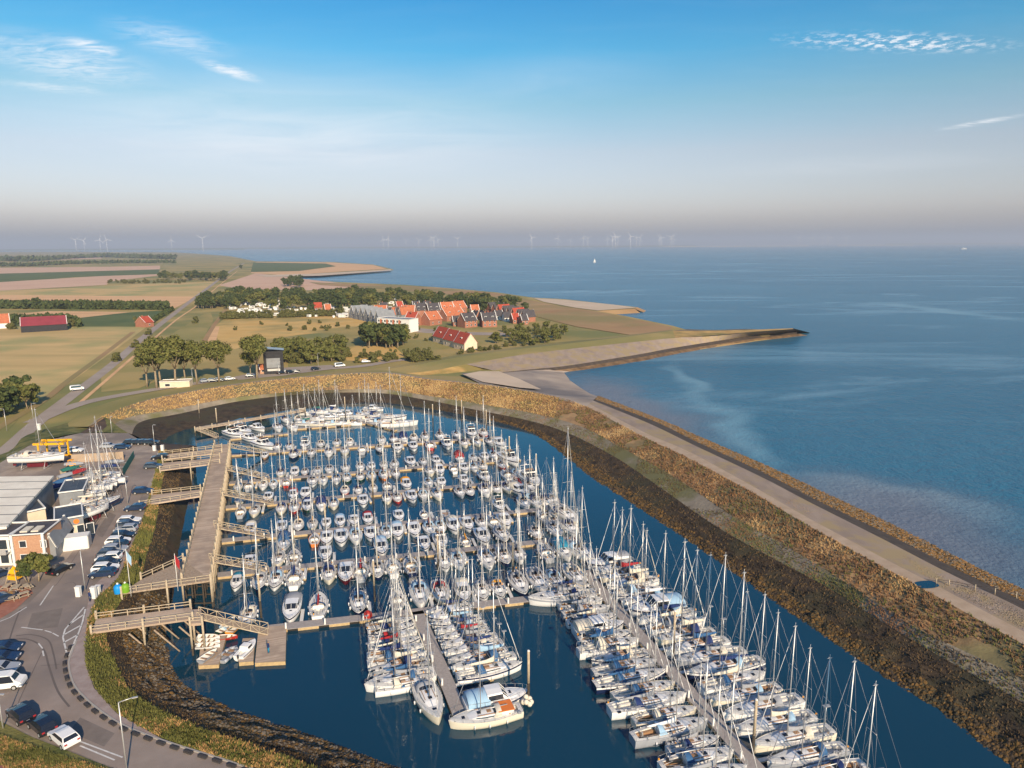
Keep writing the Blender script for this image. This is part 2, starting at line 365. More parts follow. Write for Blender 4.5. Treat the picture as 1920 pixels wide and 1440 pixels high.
def blobmix(t, v):
    """pale foam-line current off the mole and turbid shallows along the near shore, in world metres"""
    def ell(a, b, wd):
        a = P(*a); b = P(*b); mid = (a + b) / 2; d = b - a
        mp = N(t, 'ShaderNodeMapping', vector_type='TEXTURE'); mp.inputs[1].default_value = (mid.x, mid.y, 0); mp.inputs[2].default_value = (0, 0, math.atan2(d.y, d.x)); mp.inputs[3].default_value = (d.length / 2, wd, 1)
        dn = N(t, 'ShaderNodeVectorMath', operation='ADD'); nn = N(t, 'ShaderNodeTexNoise'); nn.inputs['Scale'].default_value = .02; t.links.new(v, nn.inputs[0])
        sc = N(t, 'ShaderNodeVectorMath', operation='MULTIPLY_ADD'); t.links.new(nn.outputs[1], sc.inputs[0]); sc.inputs[1].default_value = (50, 50, 0); sc.inputs[2].default_value = (-25, -25, 0)
        t.links.new(v, dn.inputs[0]); t.links.new(sc.outputs[0], dn.inputs[1]); t.links.new(dn.outputs[0], mp.inputs[0])
        l = N(t, 'ShaderNodeVectorMath', operation='LENGTH'); t.links.new(mp.outputs[0], l.inputs[0])
        r = N(t, 'ShaderNodeMapRange', interpolation_type='SMOOTHSTEP'); r.inputs[1].default_value = 1.0; r.inputs[2].default_value = 0.15; t.links.new(l.outputs['Value'], r.inputs[0]); return r.outputs[0]
    pale = mathn(t, 'ADD', mathn(t, 'ADD', ell((1225, 672), (1340, 780), 9), ell((1300, 740), (1500, 905), 11), True), mathn(t, 'ADD', ell((1440, 865), (2000, 1015), 9), ell((1600, 560), (1990, 612), 22), True), True)
    turb = mathn(t, 'ADD', ell((1420, 850), (2150, 1180), 30), ell((1060, 690), (1400, 870), 24), True)
    return pale, turb
M['sea'] = watermat('sea_water', (.018, .122, .205), (.030, .155, .245), True, [(.9, .9, .4), (.15, .6, 1.2)], .25, .22)
M['harbour'] = watermat('harbour_water', (.004, .038, .068), (.007, .05, .082), False, [(1.1, .09, .14), (.3, .05, .4)], .02, .9)

# ------------------------------------------------------------------ water and land
def plane(name, pts, m): 
    mb = MB(); mb.face(pts); return kind(mb.obj(name, m), 'structure')
plane('sea', [(-42000, -300, 0), (42000, -300, 0), (42000, 42000, 0), (-42000, 42000, 0)], M['sea'])
# stations of the dike round the harbour: water line, dark bank, stone pitching, crest
ST = [((300, 838), (245, 828), (200, 805), (165, 800)), ((330, 818), (262, 792), (240, 783), (195, 780)), ((365, 806), (340, 775), (320, 768), (280, 750)),
      ((450, 790), (450, 752), (445, 745), (440, 722)), ((560, 770), (580, 738), (580, 733), (590, 706)), ((690, 757), (710, 737), (712, 730), (715, 700)),
      ((780, 765), (800, 750), (802, 742), (805, 712)), ((860, 778), (890, 768), (895, 757), (905, 722)), ((960, 800), (985, 787), (1000, 775), (1010, 738)),
      ((1020, 828), (1060, 810), (1090, 800), (1100, 762)), ((1100, 893), (1150, 855), (1180, 848), (1204, 818)), ((1180, 945), (1235, 912), (1265, 895), (1287, 857)),
      ((1290, 1018), (1340, 985), (1371, 966), (1412, 924)), ((1400, 1097), (1450, 1047), (1475, 1025), (1510, 982)), ((1500, 1167), (1555, 1103), (1590, 1095), (1650, 1060)),
      ((1620, 1250), (1680, 1182), (1715, 1175), (1760, 1120)), ((1760, 1340), (1820, 1263), (1860, 1245), (1900, 1198)), ((1900, 1450), (1950, 1335), (1990, 1310), (2020, 1262)), ((2100, 1600), (2120, 1440), (2150, 1410), (2180, 1350))]
cW = curve([s[0] for s in ST], -.25); cD = curve([s[1] for s in ST], 2.2); cG = curve([s[2] for s in ST], 3.6); cR = curve([s[3] for s in ST], 5.5)
_, rg_dark = strip('dark_bank', cW, cD, M['darkbank'], 12, 12, .5, .6)
_, rg_pitch = strip('stone_pitching', cD, cG, M['greygrass'], 12, 4, .15, .5)
_, rg_scrub = strip('dike_slope', cG, cR, M['dikegrass'], 12, 8, .45, .5)
P1 = [(1105, 757), (1207, 810), (1290, 846), (1412, 912), (1510, 968), (1650, 1043), (1760, 1100), (1900, 1174), (2020, 1235), (2180, 1320)]
P2 = [(1112, 751), (1215, 793), (1300, 834), (1425, 893), (1515, 940), (1660, 1013), (1770, 1070), (1910, 1138), (2030, 1200), (2200, 1285)]
K_ = [(1116, 749), (1222, 788), (1310, 830), (1435, 888), (1530, 937), (1672, 1005), (1785, 1063), (1922, 1129), (2045, 1190), (2220, 1275)]
S_ = [(1122, 742), (1230, 783), (1325, 824), (1455, 880), (1555, 927), (1705, 998), (1820, 1057), (1960, 1124), (2085, 1185), (2260, 1270)]
c1 = curve(P1, 5.55); c2 = curve(P2, 5.35); cK = curve(K_, 3.0); cS = curve(S_, -.3); cR9 = cR[9:]
strip('service_path', cR9, c1, M['path'], 10, 2)
_, rg_pave = strip('dike_pavement', c1, c2, M['pave2'], 10, 3)
strip('sea_slope', c2, cK, M['seawall'], 10, 2)
_, rg_rip = strip('rock_toe', cK, cS, M['weedrock'], 10, 4, .3, .7)
# north side of the crest down to the polder
LZ = 3.0
north = curve([(120, 800), (165, 768), (270, 738), (436, 713), (590, 699), (712, 692), (790, 703), (865, 706)], LZ + .02)
strip('dike_back', cR[:8], north, M['greengrass'], 8, 3, .1)
strip('crest_track', [v + Vector((0, 0, .05)) for v in cR[:9]], [Vector((v.x, v.y + 2.6, v.z + .05)) for v in cR[:9]], M['pave2'], 8, 1)
# harbour water sheet
hb = [P(x, y, .02) for x, y in [(200, 830), (330, 806), (450, 780), (580, 762), (700, 748), (800, 757), (900, 776), (990, 795), (1050, 822), (1120, 880), (1200, 930), (1310, 1005), (1420, 1080), (1520, 1145), (1640, 1225), (1790, 1320), (1930, 1430), (2200, 1620), (1100, 1660), (780, 1500), (560, 1410), (300, 1340), (230, 1260), (220, 1150), (240, 1060), (270, 960), (290, 870)]]
sheet('harbour_water', hb, M['harbour'])
# polder: one sheet to the far shore
coast = [(940, 693), (1000, 684), (1068, 675), (1200, 656), (1270, 646), (1400, 628), (1480, 619), (1475, 618), (1300, 622), (1262, 611), (1180, 594), (1120, 583), (1190, 579), (1195, 576), (1060, 561), (1000, 558), (930, 548), (850, 541), (760, 534), (640, 529), (560, 524), (540, 519), (600, 513), (733, 504), (700, 496), (620, 491), (480, 490), (430, 480), (330, 473), (150, 472), (0, 472), (-1500, 478)]
cpts = [P(x, y, LZ) for x, y in coast]
land = [P(-1800, 880, LZ), P(100, 850, LZ)] + [Vector((v.x, v.y, LZ)) for v in cR[:8]] + cpts
sheet('polder_ground', land, M['polder'])
mbk = MB(); prev = None
for a, b in zip(cpts[:-1], cpts[1:]):
    d = (b - a); nrm = Vector((d.y, -d.x, 0)).normalized() * 9
    mbk.face([a, b, b + nrm + Vector((0, 0, -3.3)), a + nrm + Vector((0, 0, -3.3))])
kind(mbk.obj('shore_slope', M['seadike']), 'structure')
# beach
bz = [cR[7], cR[8], cR[9], P(1112, 751, 5.3), P(1122, 742, -.3), P(1100, 728, -.35), P(1078, 713, -.35), P(1066, 699, -.35), P(1068, 692, .8), P(1000, 694, 2.4), P(940, 699, 3.2), P(925, 696, 3.5), P(865, 700, 4.2)]
inner = [P(930, 705, 3.2), P(1000, 712, 2.2), P(1050, 725, 1.2), P(1040, 705, .9)]
v2 = [Vector((p.x, p.y)) for p in bz + inner]; r = delaunay_2d_cdt(v2, [], [list(range(len(bz)))], 1, 1e-4)
allp = bz + inner
me = bpy.data.meshes.new('beach'); me.from_pydata([(q.x, q.y, min(allp, key=lambda p: (p.x - q.x) ** 2 + (p.y - q.y) ** 2).z) for q in r[0]], [], [tuple(f) for f in r[2]])
me.materials.append(M['mudflat']); kind(link('beach', me), 'structure')
sheet('sand_apron', [P(x, y, 5.1 if y > 712 else 4.2) + Vector((0, 0, .25)) for x, y in [(868, 703), (900, 697), (935, 697), (975, 712), (1015, 731), (975, 728), (905, 717)]], M['sand'])
# sea dike and mole
strip('sea_dike_crest', curve([(690, 697, 3.3), (780, 684, 4.2), (870, 668, 5.5), (960, 656, 6.5), (1060, 645), (1200, 628), (1262, 620)], 7), curve([(700, 702, 3.25), (795, 697, 3.8), (875, 683, 5), (960, 668, 6.2), (1060, 655), (1200, 640), (1266, 633)], 6.4), M['greengrass'], 6, 2, .2, .1)
strip('sea_dike_back', curve([(690, 697, 3.3), (780, 684, 4.2), (870, 668, 5.5), (960, 656, 6.5), (1060, 645), (1200, 628), (1262, 620)], 7), curve([(690, 693), (775, 680), (865, 664), (955, 652), (1055, 641), (1195, 626), (1258, 618)], LZ), M['greengrass'], 6, 2)
strip('sea_dike_front', curve([(700, 702, 3.25), (795, 697, 3.8), (875, 683, 5), (960, 668, 6.2)], 6.4), curve([(700, 706), (800, 704), (885, 696), (965, 684)], LZ - .1), M['ochre'], 6, 2, .2)
gt = [(875, 683, 5), (960, 668, 6.2), (1060, 655), (1200, 640), (1270, 633), (1400, 623), (1487, 617)]
gb = [(940, 698), (1000, 692), (1068, 685), (1200, 664), (1270, 651), (1400, 631), (1494, 620)]
gw = [(938, 702), (1005, 698), (1068, 696), (1200, 677), (1280, 661), (1400, 641), (1522, 627)]
strip('mole_pavement', curve(gt, 6.4), curve(gb, 2.4), M['pave2'], 6, 2)
strip('mole_rock_line', curve(gb, 2.4), curve([(a[0], a[1] + 6) for a in gb], 1.2), M['seawall'], 6, 2, .3)
strip('mole_rock_toe', curve([(a[0], a[1] + 6) for a in gb], 1.2), curve([(a[0], a[1] + 2) for a in gw], -.3), M['moletoe'], 6, 4, .6, .2)
strip('mole_crest', curve([(1262, 620), (1330, 620), (1400, 618.5), (1487, 615.5)], 6.4), curve([(1266, 633), (1330, 629), (1400, 623), (1487, 617)], 6.45), M['ochre'], 6, 2, .3, .1)
strip('mole_back', curve([(1262, 620), (1330, 620), (1400, 618.5), (1487, 615.5)], 6.4), curve([(1290, 617), (1340, 618.5), (1410, 617), (1520, 624)], -.3), M['rock'], 6, 2)
def field(name, pts, m, dz=.04, z=LZ): return sheet(name, [P(p[0], p[1], z + dz) for p in pts], M[m])
field('sea_dike_face', [(830, 540), (935, 550), (1050, 574), (1130, 586), (1180, 596), (1262, 613), (1253, 621), (1195, 630), (1080, 612), (1000, 592), (950, 572), (890, 556), (780, 546), (600, 534), (580, 529), (760, 536)], 'seadike', .3)
field('headland_sand', [(1000, 559), (1060, 562), (1150, 571), (1195, 577), (1120, 582), (1080, 577), (1020, 566)], 'sand', .35)
field('far_headland', [(480, 491), (620, 492), (700, 497), (725, 504), (640, 509), (540, 516), (470, 512)], 'stubble', .3)
field('far_headland_scrub', [(475, 492), (610, 494), (630, 499), (560, 508), (470, 510)], 'farmgreen', .6)
field('far_headland_quay', [(590, 513), (733, 505), (733, 507), (600, 517), (500, 519), (480, 516)], 'sand', .5)
# fields
field('tan_field', [(-300, 612), (0, 612), (275, 613), (180, 682), (90, 748), (0, 742), (-300, 760)], 'tanfield')
field('green_field', [(-200, 603), (30, 600), (140, 597), (240, 586), (318, 581), (276, 612), (130, 612), (-200, 611)], 'farmgreen')
field('pale_strip_field', [(-200, 600), (0, 592), (90, 583), (245, 585), (140, 597), (30, 601), (-200, 603)], 'stubble', .08)
field('stubble_field', [(-400, 554), (0, 553), (368, 556), (322, 581), (160, 577), (-400, 570)], 'stubble')
field('olive_field', [(-400, 544), (0, 545), (110, 541), (270, 532), (405, 528), (370, 556), (0, 553), (-400, 553)], 'tanfield', .04)
field('pink_field', [(-400, 530), (0, 529), (200, 517), (300, 513), (300, 516), (205, 528), (200, 534), (0, 545), (-400, 550)], 'pinkfield', .06)
field('dark_green_field', [(-400, 514), (0, 513), (150, 509), (300, 505), (296, 514), (150, 519), (0, 529), (-400, 532)], 'farmgreen', .08)
field('pink_field_far', [(-400, 502), (0, 502), (220, 500), (300, 498), (300, 505), (150, 509), (0, 513), (-400, 514)], 'pinkfield', .06)
field('pale_field_far', [(-200, 486), (60, 484), (190, 482), (190, 485), (60, 488), (-200, 490)], 'pinkfield', .3)
field('meadow', [(420, 598), (520, 594), (650, 590), (690, 600), (660, 618), (560, 628), (480, 640), (440, 655), (410, 640), (400, 615)], 'meadow')
field('pasture_strip', [(300, 640), (380, 590), (395, 585), (400, 600), (375, 645), (350, 655)], 'greengrass', .06)
field('meadow_strip', [(385, 640), (400, 612), (412, 612), (405, 640), (395, 650)], 'stubble', .08)
field('scrub_meadow', [(640, 652), (690, 645), (740, 650), (760, 668), (720, 680), (650, 676)], 'meadow', .08)
field('dry_field_west', [(480, 512), (560, 522), (640, 531), (700, 540), (560, 545), (440, 540), (410, 535)], 'pinkfield', .1)
field('village_lawn', [(540, 668), (640, 662), (660, 680), (640, 690), (540, 692)], 'greengrass', .06)
field('village_green', [(700, 640), (900, 632), (1060, 640), (1090, 636), (1000, 652), (860, 664), (700, 680)], 'greengrass', .06)
field('village_street', [(760, 612), (850, 622), (960, 624), (960, 629), (860, 628), (765, 622)], 'roadfar', .12)
field('dike_foot_meadow', [(190, 700), (300, 640), (350, 655), (330, 700), (260, 728), (190, 735)], 'greengrass', .05)
def roadband(name, pts, wd, m, dz, z=LZ):
    c = catmull([P(p[0], p[1], z + dz) for p in pts], 6); L = []; R = []
    for i, p in enumerate(c):
        d = (c[min(i + 1, len(c) - 1)] - c[max(i - 1, 0)]); n = Vector((-d.y, d.x, 0)).normalized() * wd / 2; L.append(p + n); R.append(p - n)
    mb = MB(); mb.loft([[a, b] for a, b in zip(L, R)]); return kind(mb.obj(name, M[m]), 'structure')
roadband('polder_road', [(-120, 925), (0, 852), (60, 800), (100, 768), (150, 730), (215, 680), (272, 630), (350, 570), (400, 532), (430, 510), (458, 493)], 4.8, 'roadfar', .10)
roadband('polder_ditch', [(-140, 890), (0, 800), (80, 752), (130, 712), (195, 664), (250, 622)], 3.0, 'seadike', .12)
roadband('farm_path', [(150, 755), (200, 712), (260, 660), (330, 600), (370, 572), (405, 540), (445, 508)], 1.6, 'stubble', .14)
roadband('parking_road', [(60, 792), (150, 757), (260, 735), (400, 714), (520, 700), (600, 692), (680, 686), (740, 676), (800, 672)], 6, 'roadfar', .16)
roadband('ditch_path', [(378, 650), (400, 612), (425, 578)], 3, 'seadike', .12)
field('car_park', [(440, 706), (520, 690), (620, 684), (640, 690), (560, 700), (450, 716)], 'roadfar', .2)

# ------------------------------------------------------------------ quay and embankment
YZ = 5.0
EM = [((298, 846), (312, 844), (372, 836)), ((292, 880), (308, 880), (372, 868)), ((280, 930), (300, 930), (360, 922)), ((264, 985), (292, 985), (348, 982)), ((240, 1040), (275, 1040), (335, 1055)),
      ((222, 1085), (262, 1090), (330, 1115)), ((180, 1125), (225, 1130), (315, 1160)), ((163, 1180), (200, 1190), (318, 1200)), ((161, 1240), (215, 1240), (326, 1250)), ((178, 1290), (240, 1290), (350, 1285)),
      ((220, 1337), (295, 1330), (430, 1325)), ((305, 1385), (380, 1368), (560, 1370)), ((430, 1428), (500, 1408), (680, 1415)), ((580, 1490), (650, 1465), (820, 1468)), ((860, 1620), (920, 1590), (1040, 1560))]
cE = curve([e[0] for e in EM], YZ); cM = curve([e[1] for e in EM], 4.0); cV = curve([e[2] for e in EM], -.25)
_, rg_verge = strip('embankment_grass', cE, cM, M['grass'], 10, 5, .25, .8)
_, rg_emb = strip('embankment_bank', cM, cV, M['darkbank'], 10, 12, .55, .6)
yard = [P(-900, 980, YZ), P(-200, 905, YZ), P(0, 868, YZ), P(60, 832, YZ), P(150, 812, YZ), P(240, 812, YZ)] + [Vector((v.x, v.y, YZ)) for v in cE] + [P(600, 1900, YZ), P(-900, 1900, YZ)]
sheet('quay_ground', yard, M['yard'])
strip('quay_back_slope', [P(-900, 980, YZ), P(-200, 905, YZ), P(0, 868, YZ), P(60, 832, YZ), P(150, 812, YZ), P(240, 812, YZ)], [P(-900, 950, LZ), P(-200, 880, LZ), P(0, 852, LZ), P(50, 815, LZ), P(140, 789, LZ + .03), P(196, 781, 5.42)], M['grass'], 6, 3, .3)
strip('quay_end_slope', [P(150, 812, YZ), P(240, 812, YZ), P(298, 846, YZ)], [P(196, 784, 5.3), P(248, 822, 3.0), P(372, 836, -.2)], M['mudbank'], 6, 4, .2)
def yd(name, pts, m, dz): return sheet(name, [P(p[0], p[1], YZ + dz) for p in pts], M[m])
kl = [(262, 985), (232, 1040), (195, 1080), (170, 1105), (163, 1140), (158, 1165), (151, 1185), (144, 1200), (134, 1224), (129, 1240), (131, 1260), (140, 1285), (160, 1308), (190, 1333), (230, 1358), (290, 1382), (360, 1405), (440, 1430), (560, 1475), (840, 1620)]
yd('walkway', kl + [(v[0][0] - 2, v[0][1]) for v in reversed(EM[3:])], 'paving', .10)
yd('asphalt_road', [(300, 848), (292, 880), (268, 925), (240, 975), (205, 1040), (176, 1085), (170, 1105), (163, 1140), (158, 1165), (151, 1185), (144, 1200), (134, 1224), (129, 1240), (131, 1260), (140, 1285), (160, 1308), (190, 1333), (230, 1358), (290, 1382), (360, 1405), (440, 1430), (560, 1475), (840, 1620), (500, 1720), (300, 1500), (240, 1450), (120, 1402), (60, 1378), (0, 1345), (-400, 1330), (-400, 1230), (-200, 1195), (0, 1163), (50, 1135), (90, 1095), (150, 1015), (205, 935), (240, 868)], 'asphalt', .02)
yd('grass_verge', [(-300, 1355), (0, 1352), (60, 1382), (120, 1405), (240, 1452), (360, 1560), (250, 1700), (60, 1440), (-300, 1400)], 'grass', .06)
yd('red_cycle_path', [(-300, 1395), (0, 1420), (55, 1440), (200, 1540), (50, 1700), (-300, 1500)], 'redpath', .12)
yd('brick_terrace', [(-200, 1110), (0, 1098), (55, 1098), (62, 1112), (30, 1142), (0, 1160), (-200, 1185)], 'brickpave', .05)
yd('boatyard_slab', [(125, 850), (232, 845), (235, 875), (190, 950), (160, 985), (110, 985), (100, 930), (120, 890)], 'asphalt', .03)
mk = MB()
def line(a, b, wd, z=YZ + .03):
    a = P(*a, z); b = P(*b, z); d = (b - a); n = Vector((-d.y, d.x, 0)).normalized() * wd / 2; mk.face([a + n, a - n, b - n, b + n])
hl = [(158, 1138), (135, 1165), (122, 1180), (118, 1195), (122, 1212), (127, 1232)]; hr = [(160, 1142), (155, 1165), (148, 1185), (141, 1200), (133, 1222), (127, 1232)]
for L_ in (hl, hr):
    for a, b in zip(L_[:-1], L_[1:]): line(a, b, .22)
for a, b in (((128, 1172), (157, 1152)), ((120, 1190), (152, 1172)), ((119, 1205), (146, 1190)), ((123, 1218), (138, 1208))): line(a, b, .3)
for a, b in (((0, 1165), (18, 1158)), ((18, 1158), (50, 1138)), ((40, 1176), (80, 1181)), ((84, 1182), (97, 1186)), ((99, 1187), (110, 1193)), ((72, 1206), (80, 1216)), ((80, 1220), (82, 1230)), ((150, 1390), (230, 1420)), ((150, 1398), (215, 1425)), ((75, 1135), (100, 1098))): line(a, b, .18)
kind(mk.obj('road_markings', M['mark']), 'structure')
M['seam'] = mat('tar_seam', (.135, .112, .10), rough=.9); M['patch'] = mat('asphalt_patch', (.17, .14, .12), (.21, .175, .15), .6, .93, .1, 8)
mk = MB()
for L_, wd in (([(38, 1142), (28, 1168), (18, 1198)], .3), ([(78, 1224), (60, 1262), (42, 1300), (30, 1328)], .16), ([(20, 1199), (48, 1198), (70, 1206), (84, 1222), (92, 1250), (108, 1295), (130, 1325)], .35), ([(30, 1192), (60, 1190), (90, 1200), (100, 1225), (106, 1255)], .3), ([(100, 1100), (112, 1088), (150, 1030), (190, 970), (232, 905)], .12), ([(76, 1248), (112, 1246)], .12), ([(150, 1112), (138, 1092), (118, 1096)], .12)):
    pc = catmull([Vector((q[0], q[1], 0)) for q in L_], 6)
    for a, b in zip(pc[:-1], pc[1:]): line((a.x, a.y), (b.x, b.y), wd * .7, YZ + .026)
kind(mk.obj('asphalt_seams', M['seam']), 'structure')
yd('asphalt_patch', [(60, 1150), (118, 1140), (108, 1176), (50, 1180)], 'patch', .024); yd('asphalt_patch', [(150, 1345), (215, 1375), (195, 1400), (130, 1372)], 'patch', .024); yd('asphalt_patch', [(178, 1000), (205, 960), (218, 966), (192, 1008)], 'patch', .024)
# kerb with dark separator blocks
kb = catmull([P(x, y, YZ + .16) for x, y in kl[7:]], 10)
mbk = MB()
for a, b in zip(kb[:-1], kb[1:]): mbk.bar(a, b, .22, .2)
kind(mbk.obj('kerb', M['kerb']), 'structure')
blk = MB(); blk.box(-.55, .55, -.2, .2, 0, .22); blk.box(-.45, .45, -.12, .12, .22, .27); blkm = blk.mesh('separator_block', M['kerbdark'])
d = 0; last = None; nb = 0; pos = []
for a, b in zip(kb[:-1], kb[1:]):
    L = (b - a).length; t = 0
    while d + (L - t) >= 2.0:
        t += 2.0 - d; d = 0; p = a.lerp(b, t / L); pos.append((p, math.atan2((b - a).y, (b - a).x)))
    d += L - t
pos = [q for q in pos if q[0].y > 62][:44]
for i, (p, a) in enumerate(pos):
    o = link('kerb_block', blkm, None, (p.x, p.y, YZ + .09)); o.rotation_euler = (0, 0, a); o.location += Vector((math.sin(a), -math.cos(a), 0)) * .5
    tag(o, 'low dark separator block along the curved walkway kerb, %s from the hatched marking' % ordn(i + 1), 'kerb block', 'dark blocks along the kerb')

# ------------------------------------------------------------------ boats: shared part meshes (bow +x, water line z=0)
def hull_pts(L, B, fb, tr, x):
    """half beam, sheer height, at x in -.5...5"""
    t = x + .5
    hb = B / 2 * min(1, (tr + (1 - tr) * math.sin(min(t / .45, 1) * math.pi / 2))) * (1 if t < .45 else max(0, 1 - ((t - .45) / .55) ** 2.1) ** .8)
    return hb, fb * (1.0 + .35 * max(0, t - .4) ** 1.3 + .05 * (1 - t))
def make_hull(L, B, fb, tr, cock, paint, deckm='deck', cabin=None, stripe=None, sole='teak'):
    mb = MB(); xs = [-.5, -.47, -.4, -.3, -.2, -.1, 0, .1, .2, .28, .35, .41, .46, .49, .5]; c0, c1 = cock; cw = .56
    rings = []
    for x in xs:
        hb, sh = hull_pts(L, B, fb, tr, x); rake = .05 * L * max(0, x) * 1.0
        rings.append([((x * L + rake * q), hb * k, zz * sh if zz > 0 else zz) for k, zz, q in ((1.0, 1, 1), (1.0, .93, .95), (.985, .70, .7), (.94, .35, .3), (.84, 0.04, 0), (.55, -.28, -.3), (0, -.4, -.5))])
    def mi(i, j): return 0 if j != 1 else 2
    mb.loft(rings, mi); mb.loft([[(p[0], -p[1], p[2]) for p in reversed(r)] for r in rings], lambda i, j: 0 if j != 4 else 2)
    r0 = rings[0]; mb.face([p for p in r0] + [(p[0], -p[1], p[2]) for p in reversed(r0[:-1])], 0)
    # deck with a sunk cockpit
    xd = sorted(set(xs + [c0, c0 + .004, c1 - .004, c1])); ks = (-1, -.94, -cw - .02, -cw, 0, cw, cw + .02, .94, 1)
    n = len(mb.v); 
    for x in xd:
        hb, sh = hull_pts(L, B, fb, tr, x); rake = .05 * L * max(0, x)
        for k in ks:
            z = sh + .05 * (1 - k * k) - (.03 if abs(k) < .97 and abs(k) > .9 else 0)
            if c0 + .002 <= x <= c1 - .002 and abs(k) <= cw + .001: z = sh - .42
            mb.v.append((x * L + rake, hb * k, z))
    m = len(ks)
    for i in range(len(xd) - 1):
        for j in range(m - 1):
            incock = xd[i] >= c0 + .001 and xd[i + 1] <= c1 - .001 and 3 <= j <= 4
            mb.f.append((n + i * m + j, n + (i + 1) * m + j, n + (i + 1) * m + j + 1, n + i * m + j + 1)); mb.m.append(3 if incock else (0 if j in (0, m - 2) else 1)); mb.sm.append(False)
    # seats
    for s in (-1, 1):
        hb, sh = hull_pts(L, B, fb, tr, c0 + .05); mb.box(c0 * L + .1, c1 * L - .1, s * hb * cw - (.32 if s > 0 else 0), s * hb * cw + (.32 if s < 0 else 0), sh - .42, sh - .12, 3)
    return mb.mesh('hull_' + paint, [M[paint], M[deckm], M[stripe or paint], M[sole]])
def make_cabin(L, B, fb, x0, x1, h, wf, top='white', side='white', nose=.55, glassy=False):
    mb = MB(); z0 = fb * 1.02; n = 5; rings = []
    for i, (t, k, q) in enumerate(((0, 1, 0), (.03, 1, 1), (.45, 1, 1), (.75, .86, .8), (1, nose, .12))):
        x = (x0 + (x1 - x0) * t) * L; w = B / 2 * wf * k; zz = z0 + .12 * max(0, (x0 + (x1 - x0) * t)) * 2
        rings.append([(x, w, zz - .1), (x, w * .96, zz + .35 * h * q), (x, w * .90, zz + .75 * h * q), (x, w * .78, zz + h * q), (x, 0, zz + h * q * 1.12), (x, -w * .78, zz + h * q), (x, -w * .90, zz + .75 * h * q), (x, -w * .96, zz + .35 * h * q), (x, -w, zz - .1)])
    mb.loft(rings, lambda i, j: 1 if (j in (1, 6) and 1 <= i <= 2) else 0, False, False)
    mb.face(list(reversed(rings[0])), 0); mb.face(rings[1][0:2] + rings[1][7:9], 0)
    xm = (x0 + (x1 - x0) * .62) * L; zt = z0 + h * 1.1; mb.box(xm - .28, xm + .28, -.26, .26, zt - .12, zt + .07, 1)
    xm = (x0 + .3 * (x1 - x0)) * L; mb.box(xm - .35, xm + .35, -.3, .3, zt - .1, zt + .06, 2)
    for s in (-1, 1): mb.box((x0 + .1 * (x1 - x0)) * L, (x0 + .7 * (x1 - x0)) * L, s * B / 2 * wf * .66 - .03, s * B / 2 * wf * .66 + .03, zt, zt + .08, 2)
    return mb.mesh('cabin', [M[top], M['dark'], M['teak'] if top != 'teak' else M['white']])
def make_mast(h, L, xm=.08):
    mb = MB(); z0 = 1.0; mb.tube((xm * L, 0, z0 - .2), (xm * L, 0, h), .085, .06, 8)
    for z, w in ((h * .42, 1.0), (h * .68, .8)): mb.tube((xm * L - .1, -w, z), (xm * L, 0, z + .1), .03); mb.tube((xm * L - .1, w, z), (xm * L, 0, z + .1), .03)
    mb.tube((xm * L, 0, h), (xm * L, 0, h + .6), .02); mb.tube((xm * L - .3, 0, h + .1), (xm * L + .35, 0, h + .1), .025); mb.box(xm * L - .1, xm * L + .1, -.1, .1, h, h + .2)
    return mb.mesh('mast', M['alu'])
def make_rig(h, L, B, fb, xm=.08):
    mb = MB(); t = (xm * L, 0, h); r = .011
    mb.tube((.50 * L, 0, fb * 1.3), t, r, r, 4); mb.tube((-.49 * L, 0, fb), t, r, r, 4)
    for s in (-1, 1):
        sp = (xm * L - .1, s * 1.0, h * .42); sp2 = (xm * L - .1, s * .8, h * .68); ch = (xm * L - .15, s * B * .47, fb)
        mb.tube(ch, sp, r, r, 4); mb.tube(sp, sp2, r, r, 4); mb.tube(sp2, t, r, r, 4); mb.tube((xm * L + .4, s * B * .46, fb), (xm * L, 0, h * .44), r, r, 4); mb.tube(sp, (xm * L, 0, h * .68), r, r, 4)
    return mb.mesh('rigging', M['wire'])
def make_boom(L, xm=.08):
    mb = MB(); mb.tube((xm * L, 0, 2.15), (-.30 * L, 0, 2.25), .075, .07, 6); mb.tube((-.2 * L, 0, 2.2), (-.2 * L, 0, 1.2), .02, .02, 4); return mb.mesh('boom', M['alu'])
def make_cover(L, m, xm=.08):
    mb = MB(); rings = []
    for t, r, hh in ((0, .10, .85), (.06, .17, .62), (.3, .19, .36), (.6, .17, .27), (.9, .13, .2), (1, .05, .1)):
        x = (xm - .005) * L - t * .385 * L; z = 2.2 + .08 * t
        rings.append([(x, r * math.cos(a), z + (hh if math.sin(a) > 0 else r) * math.sin(a)) for a in [2 * math.pi * k / 8 for k in range(8)]])
    mb.loft(rings, 0, True, True, True); return mb.mesh('sail_cover', M[m])
def make_jib(h, L, fb, m, xm=.08):
    mb = MB(); a = Vector((.49 * L, 0, fb * 1.45)); b = Vector((xm * L, 0, h)); p = [a.lerp(b, t) for t in (0.02, .1, .5, .85, .93)]; r = [.025, .05, .035, .022, .015]
    for i in range(4): mb.tube(p[i], p[i + 1], r[i], r[i + 1], 6, 0)
    return mb.mesh('furled_jib', M[m])
def make_hood(L, B, fb, x0, m):
    mb = MB(); rings = []
    for t in (0, .3, .65, 1):
        x = x0 * L + t * 1.25; hh = (1.0, .98, .8, .12)[int(round(t * 3))] * 1.05; w = B * .36
        rings.append([(x, w * math.cos(a), fb + .12 + hh * math.sin(a) ** .7) for a in [math.pi * k / 8 for k in range(9)]])
    mb.loft(rings, lambda i, j: 1 if (i == 2 and 2 <= j <= 5) else 0)
    return mb.mesh('sprayhood', [M[m], M['dark']])
